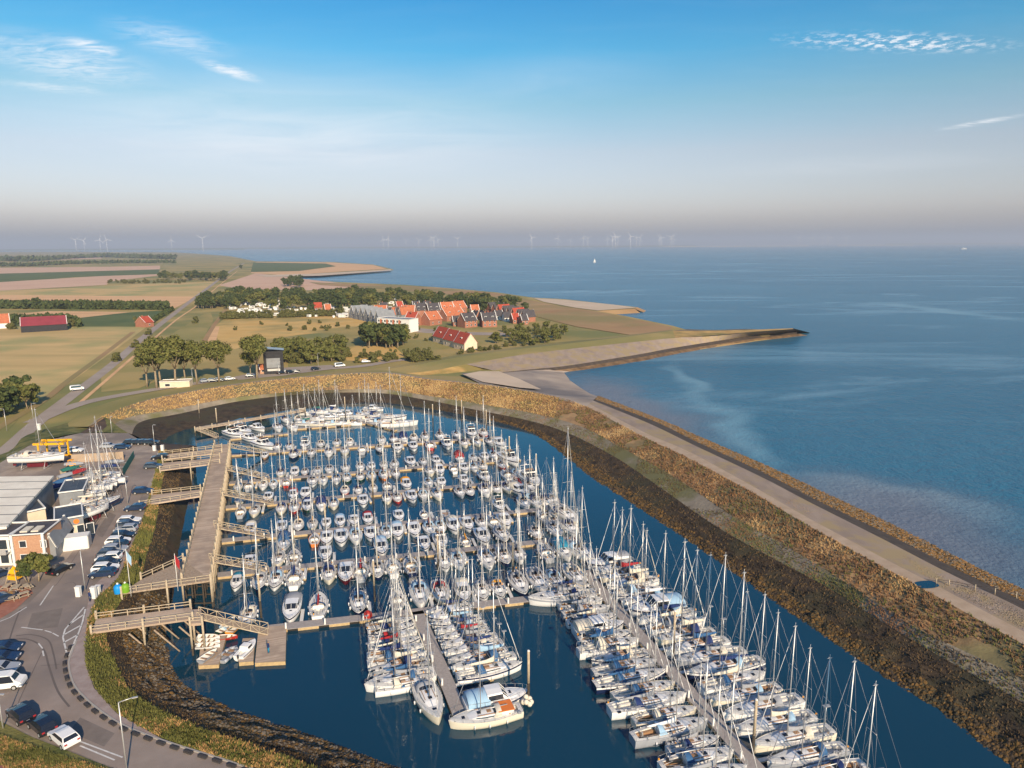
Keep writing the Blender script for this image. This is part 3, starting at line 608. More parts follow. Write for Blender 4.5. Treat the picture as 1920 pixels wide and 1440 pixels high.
def make_tent(L, B, fb, m, x0, x1, h=1.5):
    mb = MB(); rings = []
    for t, k in ((0, .8), (.15, 1), (.85, 1), (1, .75)):
        x = (x0 + (x1 - x0) * t) * L; rings.append([(x, B * .44, fb + .05), (x, B * .42, fb + h * .6 * k), (x, B * .2, fb + h * .95 * k), (x, 0, fb + h * k), (x, -B * .2, fb + h * .95 * k), (x, -B * .42, fb + h * .6 * k), (x, -B * .44, fb + .05)])
    mb.loft(rings); mb.face(list(reversed(rings[0]))); mb.face(rings[-1]); return mb.mesh('boat_tent', M[m])
def make_rail(L, B, fb, tr):
    mb = MB(); r = .022
    for s in (-1, 1):
        pr = None
        for x in (-.49, -.36, -.22, -.08, .06, .2, .33, .43, .485):
            hb, sh = hull_pts(L, B, fb, tr, x); p = Vector((x * L + .05 * L * max(0, x), s * hb * .96, sh)); q = p + Vector((0, 0, .62)); mb.tube(p, q, r, r, 4)
            if pr: mb.tube(pr, q, r * .8, r * .8, 4)
            pr = q
    hb, sh = hull_pts(L, B, fb, tr, -.49); mb.tube((-.49 * L, -hb * .96, sh + .62), (-.49 * L, hb * .96, sh + .62), r, r, 4)
    hb, sh = hull_pts(L, B, fb, tr, .485); mb.tube((.51 * L, -hb * .96, sh + .62), (.51 * L, hb * .96, sh + .62), r, r, 4)
    return mb.mesh('railing', M['wire'])
def make_fenders(L, B, fb, tr):
    mb = MB(); mb.tube((0, 0, 0), (0, 0, .55), .11, .11, 6); return mb.mesh('fender', M['fender'])
def add_fenders(t, L, B, fb, tr):
    me = cm('fen', make_fenders, L, B, fb, tr)
    for s in (-1, 1):
        for x in (-.25, 0, .2):
            hb, sh = hull_pts(L, B, fb, tr, x); link('fender', me, t, (x * L, s * (hb + .1), sh * .25))
def make_super(L, B, fb, fly=False, canvas=None):
    """motor boat superstructure with raked screens"""
    mb = MB(); h = 1.25; z = fb * 1.02; rings = []
    for x, w, z1 in ((-.16, .78, 1.0), (-.15, .80, 1.0), (.08, .78, 1.0), (.17, .70, .34), (.34, .42, .12)):
        W = B / 2 * w; zz = z + h * z1 * 1.0
        rings.append([(x * L, W, z - .1), (x * L + .02, W * .98, z + (zz - z) * .40), (x * L - .06, W * .88, z + (zz - z) * .88), (x * L - .08, W * .8, zz), (x * L - .08, 0, zz + .07), (x * L - .08, -W * .8, zz), (x * L - .06, -W * .88, z + (zz - z) * .88), (x * L + .02, -W * .98, z + (zz - z) * .40), (x * L, -W, z - .1)])
    mb.loft(rings, lambda i, j: 1 if ((j in (1, 6) and i in (1,)) or (i == 2 and 2 <= j <= 5)) else 0, False, False)
    mb.face(list(reversed(rings[0])), 0); mb.box(.18 * L, .24 * L, -.25, .25, z + .3, z + .42, 1)
    for q in (-.28, .0, .28): mb.bar((.085 * L - .05, q * B, z + h + .06), (.165 * L, q * B * .9, z + h * .36 + .03), .06, .05, 0)
    if fly:
        mb.box(-.14 * L, .05 * L, -B * .33, B * .33, z + h, z + h + .35, 0); mb.box(.035 * L, .06 * L, -B * .3, B * .3, z + h + .3, z + h + .72, 1); mb.box(-.1 * L, -.03 * L, -B * .25, B * .25, z + h + .35, z + h + .6, 2)
    return mb.mesh('superstructure', [M['white'], M['dark'], M['teak']])
def make_arch(L, B, fb, z=2.5):
    mb = MB(); W = B * .4
    for s in (-1, 1): mb.tube((-.2 * L, s * W, fb), (-.24 * L, s * W * .85, fb + z), .06, .05)
    mb.tube((-.24 * L, -W * .85, fb + z), (-.24 * L, W * .85, fb + z), .06); mb.tube((-.24 * L, 0, fb + z), (-.24 * L, 0, fb + z + .9), .03); mb.ball((-.24 * L, 0, fb + z + .18), .28, .28, .14)
    return mb.mesh('radar_arch', M['white'])
def make_gear(L, B, fb, sd):
    rs = random.Random(sd + 40); mb = MB()
    mb.box(.30 * L, .345 * L, -.28, .28, fb * 1.1, fb * 1.1 + .09, 0)
    for k in range(9):
        x = rs.uniform(-.47, .42) * L; y = rs.choice((-1, 1)) * B * rs.uniform(.2, .38) * (1 if x < .15 * L else .5); h = rs.uniform(.06, .3); w_ = rs.uniform(.1, .38); mb.box(x, x + w_ * 1.6, y - w_ / 2, y + w_ / 2, fb * 1.0, fb * 1.03 + h, rs.choice((0, 1, 2, 3, 4, 4)))
    for q in (-1, 1): mb.tube((-.19 * L, q * B * .33, fb), (-.19 * L, q * B * .33, fb + .32), .1, .08, 8, 1); mb.tube((-.34 * L, q * B * .36, fb), (-.34 * L, q * B * .36, fb + .3), .11, .09, 8, 1)
    if sd % 3 == 0: mb.ball((-.49 * L, B * .2, fb + .5), .14, .08, .18, 5)
    if sd % 3 == 1: mb.tube((-.48 * L, -B * .3, fb), (-.48 * L, -B * .3, fb + 2.6), .04, .04, 6, 1); mb.box(-.52 * L, -.44 * L, -B * .38, -B * .22, fb + 2.55, fb + 2.62, 4)
    return mb.mesh('deck_gear', [M['dark'], M['alu'], M['cblue'], M['teak'], M['cgrey'], M['corange']])
def make_tiller(L, fb, cls):
    mb = MB()
    if cls == 'l':
        mb.box(-.37 * L - .1, -.37 * L + .1, -.12, .12, fb - .45, fb + .35, 0); c = Vector((-.375 * L, 0, fb + .25))
        for k in range(12): a, b = k * math.pi / 6, (k + 1) * math.pi / 6; mb.tube(c + Vector((-.1, .42 * math.cos(a), .42 * math.sin(a))), c + Vector((-.1, .42 * math.cos(b), .42 * math.sin(b))), .025, .025, 4, 0)
    else: mb.tube((-.46 * L, 0, fb + .1), (-.32 * L, .12, fb + .25), .04, .025, 6, 0)
    return mb.mesh('tiller', M['alu'])
def make_outboard(L, fb):
    mb = MB(); mb.box(-.5 * L - .35, -.5 * L - .02, -.17, .17, fb * .6, fb + .45); mb.box(-.5 * L - .25, -.5 * L - .12, -.07, .07, -.5, fb * .6); return mb.mesh('outboard_motor', M['kerbdark'])
CACHE = {}
def cm(key, fn, *a):
    k = (key,) + a
    if k not in CACHE: CACHE[k] = fn(*a)
    return CACHE[k]
SB = {}  # proto dimensions
DIM = {'s': (9.2, 3.0, 1.0, .60), 'l': (11.5, 3.5, 1.25, .64), 'd': (7.2, 2.5, .85, .52)}
COLW = {'white': 'white', 'cream': 'cream', 'navy': 'navy blue', 'red': 'red', 'green': 'dark green', 'greyhull': 'grey', 'maroon': 'maroon', 'orange': 'orange', 'teak': 'varnished wooden'}
CANW = {'cblue': 'blue', 'cnavy': 'navy', 'cgrey': 'grey', 'cred': 'red', 'cgreen': 'green', 'ccream': 'cream', 'clight': 'pale blue', 'cteal': 'teal', 'corange': 'orange', 'white': 'white'}
NB = [0]
def sailboat(p, az, where, group, paint='white', cover='cblue', cls='s', length=None, mast=None, detail=2, hood=None, tent=None, ashore=0, bw=1.18):
    L, B, fb, tr = DIM[cls]; s = (length or L) / L; mh = (mast or (1.32 * L * s)) / s; mh = round(mh * 2) / 2
    feat = (CANW[tent] + ' boat tent') if tent else ((CANW[cover] + ' sail cover') if cover else ('%s sprayhood' % CANW[hood or 'cgrey']))
    lab = '%s sailboat with %s, %s' % (COLW[paint], feat, where)
    if len(lab.split()) > 16: lab = lab.replace(' sail cover', ' cover')
    t = thing('sailboat', lab, 'sailboat', (p[0], p[1], p[2] if len(p) > 2 else 0), az, group, (s, s * bw, s)); NB[0] += 1
    stripe = {'white': random.choice(['white', 'navy', 'white', 'greyhull', 'white']), 'cream': 'cream', 'navy': 'white', 'red': 'white', 'green': 'white', 'greyhull': 'greyhull', 'maroon': 'white', 'orange': 'white', 'teak': 'white'}[paint]
    sole = random.choice(['teak', 'deck', 'deck'])
    link('hull', cm('hull', make_hull, L, B, fb, tr, (-.44, -.17), paint, 'deck', None, stripe, sole), t)
    link('cabin', cm('cab', make_cabin, L, B, fb, -.165, .27, .42, .62), t)
    link('mast', cm('mast', make_mast, mh, L), t)
    link('boom', cm('boom', make_boom, L), t)
    if tent: link('boat_tent', cm('tent', make_tent, L, B, fb, tent, -.45, .02, 1.7), t)
    else:
        if cover: link('sail_cover', cm('cov', make_cover, L, cover), t)
        link('sprayhood', cm('hood', make_hood, L, B, fb, -.19, hood or random.choice(['cblue', 'cgrey', 'cnavy', 'ccream', 'cgrey', 'clight'])), t)
    if detail >= 1: link('rigging', cm('rig', make_rig, mh, L, B, fb), t); link('furled_jib', cm('jib', make_jib, mh, L, fb, random.choice(['white', 'white', 'cgrey', 'ccream', 'white'])), t)
    if detail >= 2:
        kind(link('deck_gear', cm('gear', make_gear, L, B, fb, random.randrange(6)), t), 'stuff'); link('tiller', cm('till', make_tiller, L, fb, cls), t)
        link('railing', cm('rail', make_rail, L, B, fb, tr), t)
        if not ashore: add_fenders(t, L, B, fb, tr)
    if ashore:
        mb = MB(); mb.box(-.2 * L, .18 * L, -.14, .14, -1.6, -.35); link('keel', mb.mesh('keel', M['maroon']), t); mb = MB(); mb.box(-.46 * L, -.4 * L, -.05, .05, -1.1, -.1); link('rudder', mb.mesh('rudder', M['maroon']), t)
        mb = MB()
        for x in (-.22, .2):
            for q in (-1, 1): mb.tube((x * L, q * B * .62, -1.6), (x * L, q * B * .36, -.05), .06)
            mb.tube((x * L, -B * .62, -1.55), (x * L, B * .62, -1.55), .06)
        mb.tube((-.22 * L, 0, -1.55), (.2 * L, 0, -1.55), .08); link('cradle', mb.mesh('cradle', M['alu']), t)
    return t
def motorboat(p, az, where, group, paint='white', canvas=None, length=None, fly=False, detail=2, cls='s', arch=False, ashore=0):
    L, B, fb, tr = {'s': (8.4, 3.0, 1.15, .88), 'l': (11.5, 3.8, 1.45, .9)}[cls]; s = (length or L) / L
    feat = ('%s canvas canopy' % CANW[canvas]) if canvas else ('a flybridge' if fly else 'an open cockpit')
    t = thing('motorboat', '%s motorboat with %s, %s' % (COLW[paint], feat, where), 'motorboat', (p[0], p[1], p[2] if len(p) > 2 else 0), az, group, (s, s * 1.15, s)); NB[0] += 1
    link('hull', cm('mhull', make_hull, L, B, fb, tr, (-.46, -.17), paint, 'white', None, 'navy' if paint == 'white' else 'white', 'deck'), t)
    link('superstructure', cm('sup', make_super, L, B, fb, fly), t)
    if canvas: link('canvas_canopy', cm('can', make_tent, L, B, fb, canvas, -.47, -.13, 1.35), t)
    if arch or fly: link('radar_arch', cm('arch', make_arch, L, B, fb, 2.3), t)
    if detail >= 2: link('railing', cm('mrail', make_rail, L, B, fb, tr), t)
    if detail >= 1 and length and length < 7: link('outboard_motor', cm('ob', make_outboard, L, fb), t)
    return t
def dinghy(p, az, where, group=None, paint='greyhull', length=3.4):
    t = thing('dinghy', '%s inflatable dinghy %s' % (COLW[paint], where), 'dinghy', p, az, group, length / 3.4)
    mb = MB(); pts = [(-1.6, .65), (-.8, .7), (.3, .68), (1.0, .5), (1.55, 0)]; q = [Vector((x, y, .28)) for x, y in pts] + [Vector((x, -y, .28)) for x, y in reversed(pts[:-1])]
    for a, b in zip(q[:-1], q[1:]): mb.tube(a, b, .22, .22, 8); mb.ball(a, .22)
    mb.face([(-1.6, .6, .12), (1.2, .3, .12), (1.2, -.3, .12), (-1.6, -.6, .12)]); mb.box(-1.65, -1.55, -.6, .6, .05, .45)
    link('tube', mb.mesh('dinghy_tube', M[paint]), t)
    for q in (-.4, .5): mb = MB(); mb.box(q, q + .35, -.5, .5, .3, .36); link('seat', mb.mesh('dinghy_seat', M['teak']), t)
    return t

# ------------------------------------------------------------------ pontoons
def pontoon(name, a, b, wd, label, parts_fingers=None, ztop=.55):
    """floating walkway: planked deck with timber/dark float bays"""
    a = Vector((a.x, a.y, 0)); b = Vector((b.x, b.y, 0)); d = b - a; L = d.length; az = math.atan2(d.y, d.x)
    t = thing('pontoon', label, 'pontoon', a, az, 'floating pontoons')
    mb = MB(); mb.box(0, L, -wd / 2, wd / 2, ztop - .08, ztop); 
    link('deck', mb.mesh('pontoon_deck', M['pontoon']), t)
    mb = MB(); x = .02; k = 0
    while x < L - .1:
        e = min(x + (3.2 if k % 2 == 0 else 1.6), L - .02); mb.box(x, e, -wd / 2 + .04 + (k % 2) * .2, wd / 2 - .04 - (k % 2) * .2, -.3, ztop - .083, k % 2); x = e; k += 1
    link('floats', mb.mesh('pontoon_floats', [M['pontside'], M['pontdark']]), t)
    for i in range(int(L / 6)): link('service_post', cm('sp', lambda: (lambda q: (q.box(-.12, .12, -.12, .12, 0, 1.0), q.mesh('service_post', M['trim']))[1])(MB())), t, (3 + i * 6, -wd / 2 + .22, ztop))
    return t, a, d / L, L, az
def fingers(t, xs, side, ln, ztop=.45):
    for x in xs:
        mb = MB(); s = side; y0, y1 = sorted((s * .9, s * ln)); mb.box(x - .28, x + .28, y0, y1, ztop - .12, ztop, 0)
        mb.box(x - .24, x + .24, min(s * (ln - 1.4), s * (ln - .05)), max(s * (ln - 1.4), s * (ln - .05)), -.25, ztop - .125, 1)
        link('finger', mb.mesh('pontoon_finger', [M['deck'], M['pontside']]), t)
ROWS = []
rowdef = [ # label, left px, right px, z
 ('nearest', (500, 1178), (1118, 1108)), ('second', (404, 1078), (1075, 1009)), ('third', (410, 1014), (1062, 950)), ('fourth', (420, 951), (1010, 898)), ('fifth', (430, 905), (975, 860)), ('sixth', (432, 852), (940, 819))]
random.seed(11)
for nm, a, b in rowdef:
    t, A, D, L, az = pontoon('pontoon', P(*a, .55), P(*b, .55), 2.0, 'long floating pontoon with timber floats, %s crosswise pontoon from the camera' % nm)
    ROWS.append((nm, t, A, D, L, az))
def on_row(ri, px, off):
    """point on row ri whose image x is px, off metres to the camera (-) or away (+)"""
    nm, t, A, D, L, az = ROWS[ri]
    lo, hi = -10.0, L + 25
    n = Vector((-D.y, D.x, 0))
    def ix(s):
        p = A + D * s + n * off - Vector((0, 0, H)); return 960 + p.dot(rt) / p.dot(fwd) * F
    for _ in range(40):
        mid = (lo + hi) / 2
        if ix(mid) < px: lo = mid
        else: hi = mid
    return A + D * lo + n * off
CV = ['cblue', 'cgrey', 'cnavy', 'ccream', None, 'cgrey', None, 'cblue', 'cred', 'cgreen', 'ccream', None, 'white', 'cgrey', 'cnavy']
# per row: near side then far side, each (image x, code) ; S sail M motor + optional colour codes
RB = {
 (0, 1): [(466, 'S', dict(paint='greyhull', cover='cblue', length=6.5)), (548, 'M', dict(canvas='cgrey', length=8.2, cls='l')), (598, 'S', dict(cover='cred', length=8, paint='white', mast=13)), (673, 'S', dict(cover='cnavy', length=7.6, hood='cblue')), (745, 'S', dict(paint='white', cover='ccream')), (787, 'S', dict(length=9, cover='cnavy')), (826, 'S', dict(length=8.6, hood='cred', cover='cnavy')), (868, 'M', dict(canvas='ccream', length=7)), (903, 'S', dict(cover='cgrey')), (934, 'S', dict(hood='corange', cover=None)), (972, 'S', dict(paint='navy', cover='cgrey', length=9)), (1008, 'S', dict(length=9.5, cover='cgrey')), (1042, 'S', dict(length=8, cover='cnavy')), (1078, 'S', dict(length=9, cover='cgrey'))],
 (1, -1): [(445, 'M', dict(length=5.5, canvas='cteal')), (487, 'S', dict(length=6.6, cover='ccream')), (518, 'S', dict(length=6.6, cover='cnavy')), (553, 'S', dict(length=7.6, cover='cnavy')), (617, 'S', dict(length=6.6, cover='cnavy', paint='cream')), (649, 'M', dict(length=7.4, paint='maroon')), (677, 'S', dict(length=7.4, cover='cred', hood='cgrey')), (707, 'S', dict(length=7.2, paint='navy', cover='ccream')), (737, 'S', dict(length=7)), (770, 'S', dict(length=7.4, paint='navy', cover='ccream', hood='ccream')), (832, 'S', dict(length=7)), (858, 'S', dict(length=7, cover='ccream')), (912, 'S', dict(length=7.8)), (944, 'S', dict(length=7.6, paint='navy', cover='cgrey')), (970, 'S', dict(length=7.2, cover='cgrey')), (1022, 'S', dict(length=8, paint='greyhull', cover='cgrey')), (1055, 'S', dict(length=8, tent='cteal')), (1082, 'S', dict(length=8, cover='cred'))],
 (1, 1): [(468, 'M', dict(length=5.5)), (523, 'S', dict(length=6)), (552, 'S', dict(length=6.5, cover='ccream')), (610, 'M', dict(length=6)), (715, 'M', dict(length=7, canvas='clight')), (795, 'M', dict(length=6.5)), (826, 'M', dict(length=7, fly=True)), (872, 'S', dict(length=5.5, cover='corange')), (905, 'M', dict(length=7.5)), (940, 'S', dict(length=8, paint='navy')), (1004, 'S', dict(length=6.5, cover='ccream', paint='teak')), (1040, 'S', dict(length=8)), (1068, 'S', dict(length=8, cover='cgrey'))],
 (2, -1): [(533, 'T', dict(length=6.5, tent='cblue')), (590, 'S', dict(length=6, paint='orange', cover=None)), (613, 'M', dict(length=6.5)), (640, 'M', dict(length=7.2)), (667, 'S', dict(length=7)), (695, 'M', dict(length=6)), (725, 'S', dict(length=6.4)), (745, 'M', dict(length=6.4, canvas='clight')), (777, 'M', dict(length=6.6)), (805, 'S', dict(length=6.6, cover='cred')), (826, 'S', dict(length=6.6)), (850, 'M', dict(length=6.8, canvas='ccream')), (876, 'M', dict(length=6.5)), (903, 'S', dict(length=6.6)), (924, 'S', dict(length=6.6)), (946, 'M', dict(length=7)), (1018, 'S', dict(length=6.5)), (1040, 'S', dict(length=6.5))],
 (2, 1): [(470, 'M', dict(length=6, canvas='ccream')), (528, 'M', dict(length=6)), (560, 'S', dict(length=6, paint='navy', cover='corange')), (586, 'S', dict(length=5.5, cover='corange')), (612, 'M', dict(length=5)), (638, 'M', dict(length=5.5, canvas='clight')), (664, 'M', dict(length=5.5)), (690, 'M', dict(length=5.5, canvas='cred')), (748, 'M', dict(length=6)), (795, 'S', dict(length=5)), (835, 'D', dict(length=4)), (936, 'M', dict(length=6, fly=True)), (982, 'S', dict(length=7)), (1004, 'S', dict(length=7, cover='cgrey')), (1036, 'S', dict(length=7))],
 (3, -1): [(452, 'S', dict(length=6)), (478, 'S', dict(length=6, paint='cream')), (528, 'S', dict(length=6)), (552, 'S', dict(length=6.5, paint='red')), (577, 'M', dict(length=6.5, paint='green', canvas='cnavy')), (603, 'T', dict(length=6, tent='cnavy')), (626, 'S', dict(length=6, cover='ccream')), (681, 'M', dict(length=6.5)), (726, 'S', dict(length=6)), (745, 'S', dict(length=6)), (772, 'M', dict(length=6.5)), (794, 'S', dict(length=6.2, cover='ccream')), (820, 'S', dict(length=6.5, paint='cream', cover='ccream')), (862, 'S', dict(length=6.5)), (880, 'S', dict(length=6.5)), (909, 'S', dict(length=7.5)), (930, 'S', dict(length=6.5)), (950, 'S', dict(length=6.5)), (973, 'S', dict(length=7)), (992, 'S', dict(length=7))],
 (3, 1): [(450, 'S', dict(length=6, paint='cream')), (503, 'M', dict(length=5.5)), (550, 'M', dict(length=6, canvas='cred')), (573, 'M', dict(length=6.5)), (647, 'S', dict(length=6, cover='ccream')), (672, 'S', dict(length=5.5)), (700, 'S', dict(length=5.5)), (726, 'S', dict(length=6)), (762, 'M', dict(length=6.5, canvas='corange')), (803, 'S', dict(length=6)), (828, 'M', dict(length=5.5)), (870, 'M', dict(length=6)), (908, 'M', dict(length=7, fly=True, paint='navy')), (950, 'S', dict(length=7)), (968, 'S', dict(length=7))],
 (4, -1): [(447, 'S', dict(length=5.5, paint='cream')), (467, 'S', dict(length=6)), (494, 'S', dict(length=6)), (513, 'S', dict(length=5.5)), (537, 'S', dict(length=5.5)), (586, 'S', dict(length=6.5)), (606, 'S', dict(length=6)), (631, 'S', dict(length=6)), (651, 'S', dict(length=6)), (676, 'S', dict(length=6)), (697, 'S', dict(length=6, cover='cnavy')), (719, 'S', dict(length=6.3, paint='orange', cover='cred')), (742, 'S', dict(length=6)), (806, 'S', dict(length=6.4)), (824, 'M', dict(length=6.5, canvas='ccream')), (850, 'S', dict(length=6)), (870, 'M', dict(length=6)), (888, 'S', dict(length=6)), (906, 'S', dict(length=6, cover='corange')), (940, 'S', dict(length=6))],
 (4, 1): [(480, 'S', dict(length=5.5, paint='teak', cover='ccream')), (527, 'S', dict(length=6.5, paint='cream')), (553, 'M', dict(length=5.5, canvas='ccream')), (572, 'S', dict(length=5.5, paint='maroon')), (596, 'S', dict(length=5.5)), (618, 'S', dict(length=6)), (648, 'S', dict(length=6)), (676, 'S', dict(length=6)), (697, 'M', dict(length=5.5)), (720, 'S', dict(length=6)), (740, 'S', dict(length=6)), (770, 'M', dict(length=7)), (793, 'S', dict(length=6)), (818, 'M', dict(length=6, canvas='cgrey')), (862, 'T', dict(length=7, tent='cred')), (887, 'S', dict(length=6)), (909, 'M', dict(length=6)), (925, 'S', dict(length=7))],
 (5, -1): [(497, 'M', dict(length=5, paint='teak')), (551, 'S', dict(length=7, paint='navy', cover='ccream')), (584, 'S', dict(length=6)), (617, 'S', dict(length=6.5)), (647, 'S', dict(length=6.5, cover='ccream')), (679, 'S', dict(length=6.5, paint='greyhull', cover='cgrey')), (712, 'S', dict(length=6.5)), (745, 'M', dict(length=7, fly=True)), (775, 'M', dict(length=6.5)), (806, 'S', dict(length=7)), (838, 'M', dict(length=7.5, fly=True)), (870, 'S', dict(length=7)), (894, 'S', dict(length=7, paint='cream', cover=None)), (918, 'S', dict(length=7))],
 (5, 1): [(520, 'S', dict(length=6.5, paint='greyhull')), (543, 'S', dict(length=6.5)), (572, 'M', dict(length=7, fly=True)), (602, 'S', dict(length=6.5)), (632, 'S', dict(length=6.5, paint='cream')), (656, 'S', dict(length=6.5)), (716, 'S', dict(length=7)), (738, 'S', dict(length=7, paint='navy')), (757, 'T', dict(length=7, tent='cnavy')), (776, 'S', dict(length=7)), (797, 'S', dict(length=7.5)), (825, 'S', dict(length=7.5)), (856, 'S', dict(length=8)), (884, 'M', dict(length=8, fly=True, paint='white')), (906, 'S', dict(length=8))],
}
for (ri, side), lst in RB.items():
    nm, t, A, D, L, az = ROWS[ri]; sname = 'near' if side < 0 else 'far'; cnt = 0; prevx = None
    fx = []
    for i, (px, ty, kw) in enumerate(sorted(lst, key=lambda q: q[0])):
        kw = dict(kw); ln = kw.get('length', 6.5) * random.uniform(.97, 1.05); kw['length'] = ln; off = side * (1.3 + ln / 2)
        p = on_row(ri, px, off); face = -math.pi / 2 + az + rnd(-.03, .03)
        if random.random() < .12 and ty == 'S': face += math.pi
        where = '%s from the pier, %s side, %s crosswise pontoon' % (ordn(i + 1), sname, nm)
        g = 'boats along the crosswise pontoons'; det = 2 if ri < 2 else 1
        if ty == 'S':
            kw.setdefault('cover', random.choice(CV)); kw.setdefault('mast', ln * rnd(1.25, 1.55) + rnd(.4, 2.4)); kw.setdefault('paint', random.choice(['white'] * 8 + ['cream', 'navy', 'cream', 'greyhull', 'red', 'green']))
            sailboat(p, face, where, g, cls='s' if ln > 7.6 else 'd', detail=det, **kw)
        elif ty == 'T': sailboat(p, face, where, g, cls='d', detail=det, cover=None, mast=ln * 1.4, **kw)
        elif ty == 'D': dinghy(p, face, 'with dark seats moored on the far side of the third crosswise pontoon', None, length=4.2)
        else:
            motorboat(p, face, where, g, detail=det, **kw)
        s = (p - A).dot(D)
        if prevx is not None and i % 2 == 1: fx.append((s + prevx) / 2 if False else s + 1.75)
        prevx = s
    fingers(t, [x for x in fx if 1 < x < L - 1], side, 5.2)
# boats at the ends of the rows and other single placements
def endboat(px, py, ang, where, ty='S', **kw):
    p = P(px, py, 0)
    g = 'boats along the crosswise pontoons'
    if ty == 'S': kw.setdefault('cover', random.choice(CV)); kw.setdefault('mast', kw.get('length', 9) * 1.4); sailboat(p, rad(ang), where, g, **kw)
    else: motorboat(p, rad(ang), where, g, **kw)
endboat(1055, 1128, 190, 'alongside the right end of the nearest crosswise pontoon', length=11.5, cls='l', paint='white', cover='cgrey', mast=16)
endboat(1060, 972, -70, 'biggest, tallest mast, right end of the third pontoon', length=12, cls='l', cover='ccream', mast=21, paint='cream')
endboat(993, 905, -72, 'outside the right end of the fourth pontoon', 'M', length=12, cls='l', fly=True, paint='navy')
endboat(955, 865, -65, 'outside the right end of the fifth pontoon', 'M', length=11, cls='l', fly=True, paint='white')
endboat(936, 836, -68, 'outside the right end of the sixth pontoon', 'M', length=8, fly=False, paint='white')
endboat(975, 925, -55, 'just inside the right end of the fourth pontoon', 'M', length=7.5, canvas='ccream')
endboat(1000, 940, -35, 'slanting, left one above third pontoon end', length=8, cover='cgrey', cls='s')
endboat(1020, 945, -35, 'slanting, right one above third pontoon end', length=8, cover='cnavy', cls='s')
endboat(1086, 1040, -62, 'outermost at the right end of the second pontoon', length=9.5, cover='cgrey', cls='s', mast=14)
endboat(1040, 985, -75, 'below the right end of the fourth pontoon', length=8, cover='ccream', cls='s')
# top cluster
def P0(x, y): return P(x, y, 0)
tp, A6, D6, L6, az6 = pontoon('pontoon', P(432, 822, .55), P(540, 812, .55), 1.6, 'short floating pontoon just north of the sixth crosswise pontoon')
top_spec = [(440, 818, 'M', 'l'), (455, 812, 'M', 'l'), (470, 826, 'M', 's'), (495, 838, 'M', 'l'), (484, 806, 'M', 's'), (521, 805, 'S', 's'), (549, 804, 'S', 's'),
            (536, 790, 'S', 'd'), (560, 790, 'S', 'd'), (578, 797, 'S', 's'), (590, 788, 'S', 'd'), (605, 799, 'S', 's'), (618, 786, 'M', 's'), (632, 797, 'S', 's'), (640, 782, 'M', 's'), (655, 780, 'M', 's'), (660, 797, 'S', 'd'), (672, 782, 'S', 's'), (683, 778, 'S', 's'), (690, 790, 'S', 's'), (704, 782, 'S', 's'), (712, 795, 'S', 's'), (728, 788, 'S', 'l'), (748, 799, 'S', 'l'), (570, 778, 'S', 'd'), (598, 775, 'S', 'd'), (628, 772, 'S', 'd'), (700, 770, 'M', 's')]
for i, (x, y, ty, c) in enumerate(sorted(top_spec)):
    side_on = y < 800 and x > 560; ang = (-10 if side_on else -60) + rnd(-6, 6)
    if x > 720: ang = 15
    w_ = '%s from left in the crowded far-end cluster' % ordn(i + 1)
    if ty == 'S': endl = {'s': 8.5, 'd': 7, 'l': 12.5}[c]; sailboat(P0(x, y), rad(ang), w_, 'boats in the cluster at the far end', paint=random.choice(['white', 'white', 'cream', 'white']), cover=random.choice(CV), cls=c, length=endl, mast=endl * 1.15 + rnd(2, 4.5), detail=1)
    else: motorboat(P0(x, y), rad(-40 if x < 520 else ang), w_, 'boats in the cluster at the far end', length={'s': 7.5, 'l': 10}[c], cls=c, fly=c == 'l', detail=1)
pontoon('pontoon', P(658, 784, .55), P(742, 806, .55), 1.4, 'dark slanting pontoon between the yachts of the far cluster')
pontoon('pontoon', P(556, 803, .55), P(700, 792, .55), 1.4, 'pale pontoon inside the far cluster of yachts')

# ------------------------------------------------------------------ the two lengthwise pontoons running to the camera
tL, AL, DL, LL, azL = pontoon('pontoon', P(782, 1146, .55), P(868, 1350, .55), 2.0, 'grey lengthwise pontoon between the two rows of yachts in the foreground')
tR, AR, DR, LR, azR = pontoon('pontoon', P(1095, 1070, .55), P(1560, 1602, .55), 2.0, 'long lengthwise pontoon running out of the bottom of the picture')
nL = Vector((-DL.y, DL.x, 0))   # points right in the picture
def row2(t, A, D, L, az, side, s0, s1, specs, label, grp, tilt=0.0, bw=.9):
    n = Vector((-D.y, D.x, 0)); k = len(specs); fx = []
    for i, (code, kw) in enumerate(specs):
        kw = dict(kw); s = s0 + (s1 - s0) * (i + .5) / k; ln = kw.get('length', 9) * rnd(.98, 1.04); kw['length'] = ln
        p = A + D * s + n * side * (1.4 + ln / 2); head = math.atan2(-n.y * side, -n.x * side) + tilt + rnd(-.03, .03)
        if kw.pop('flip', False): head += math.pi
        where = '%s from far end, %s side, %s' % (ordn(i + 1), 'right' if side > 0 else 'left', label)
        if code == 'S':
            kw.setdefault('cover', random.choice(CV)); kw.setdefault('mast', ln * 1.3 + rnd(.5, 2.5)); kw.setdefault('paint', random.choice(['white'] * 6 + ['cream', 'greyhull', 'navy']))
            sailboat(p, head, where, grp, cls='l' if ln > 10.3 else random.choice('ssd'), detail=2, bw=bw, **kw)
        else: motorboat(p, head, where, grp, detail=2, **kw)
        if i % 2: fx.append(s + (s1 - s0) / k / 2)
    fingers(t, fx, side, 6.5)
random.seed(5)
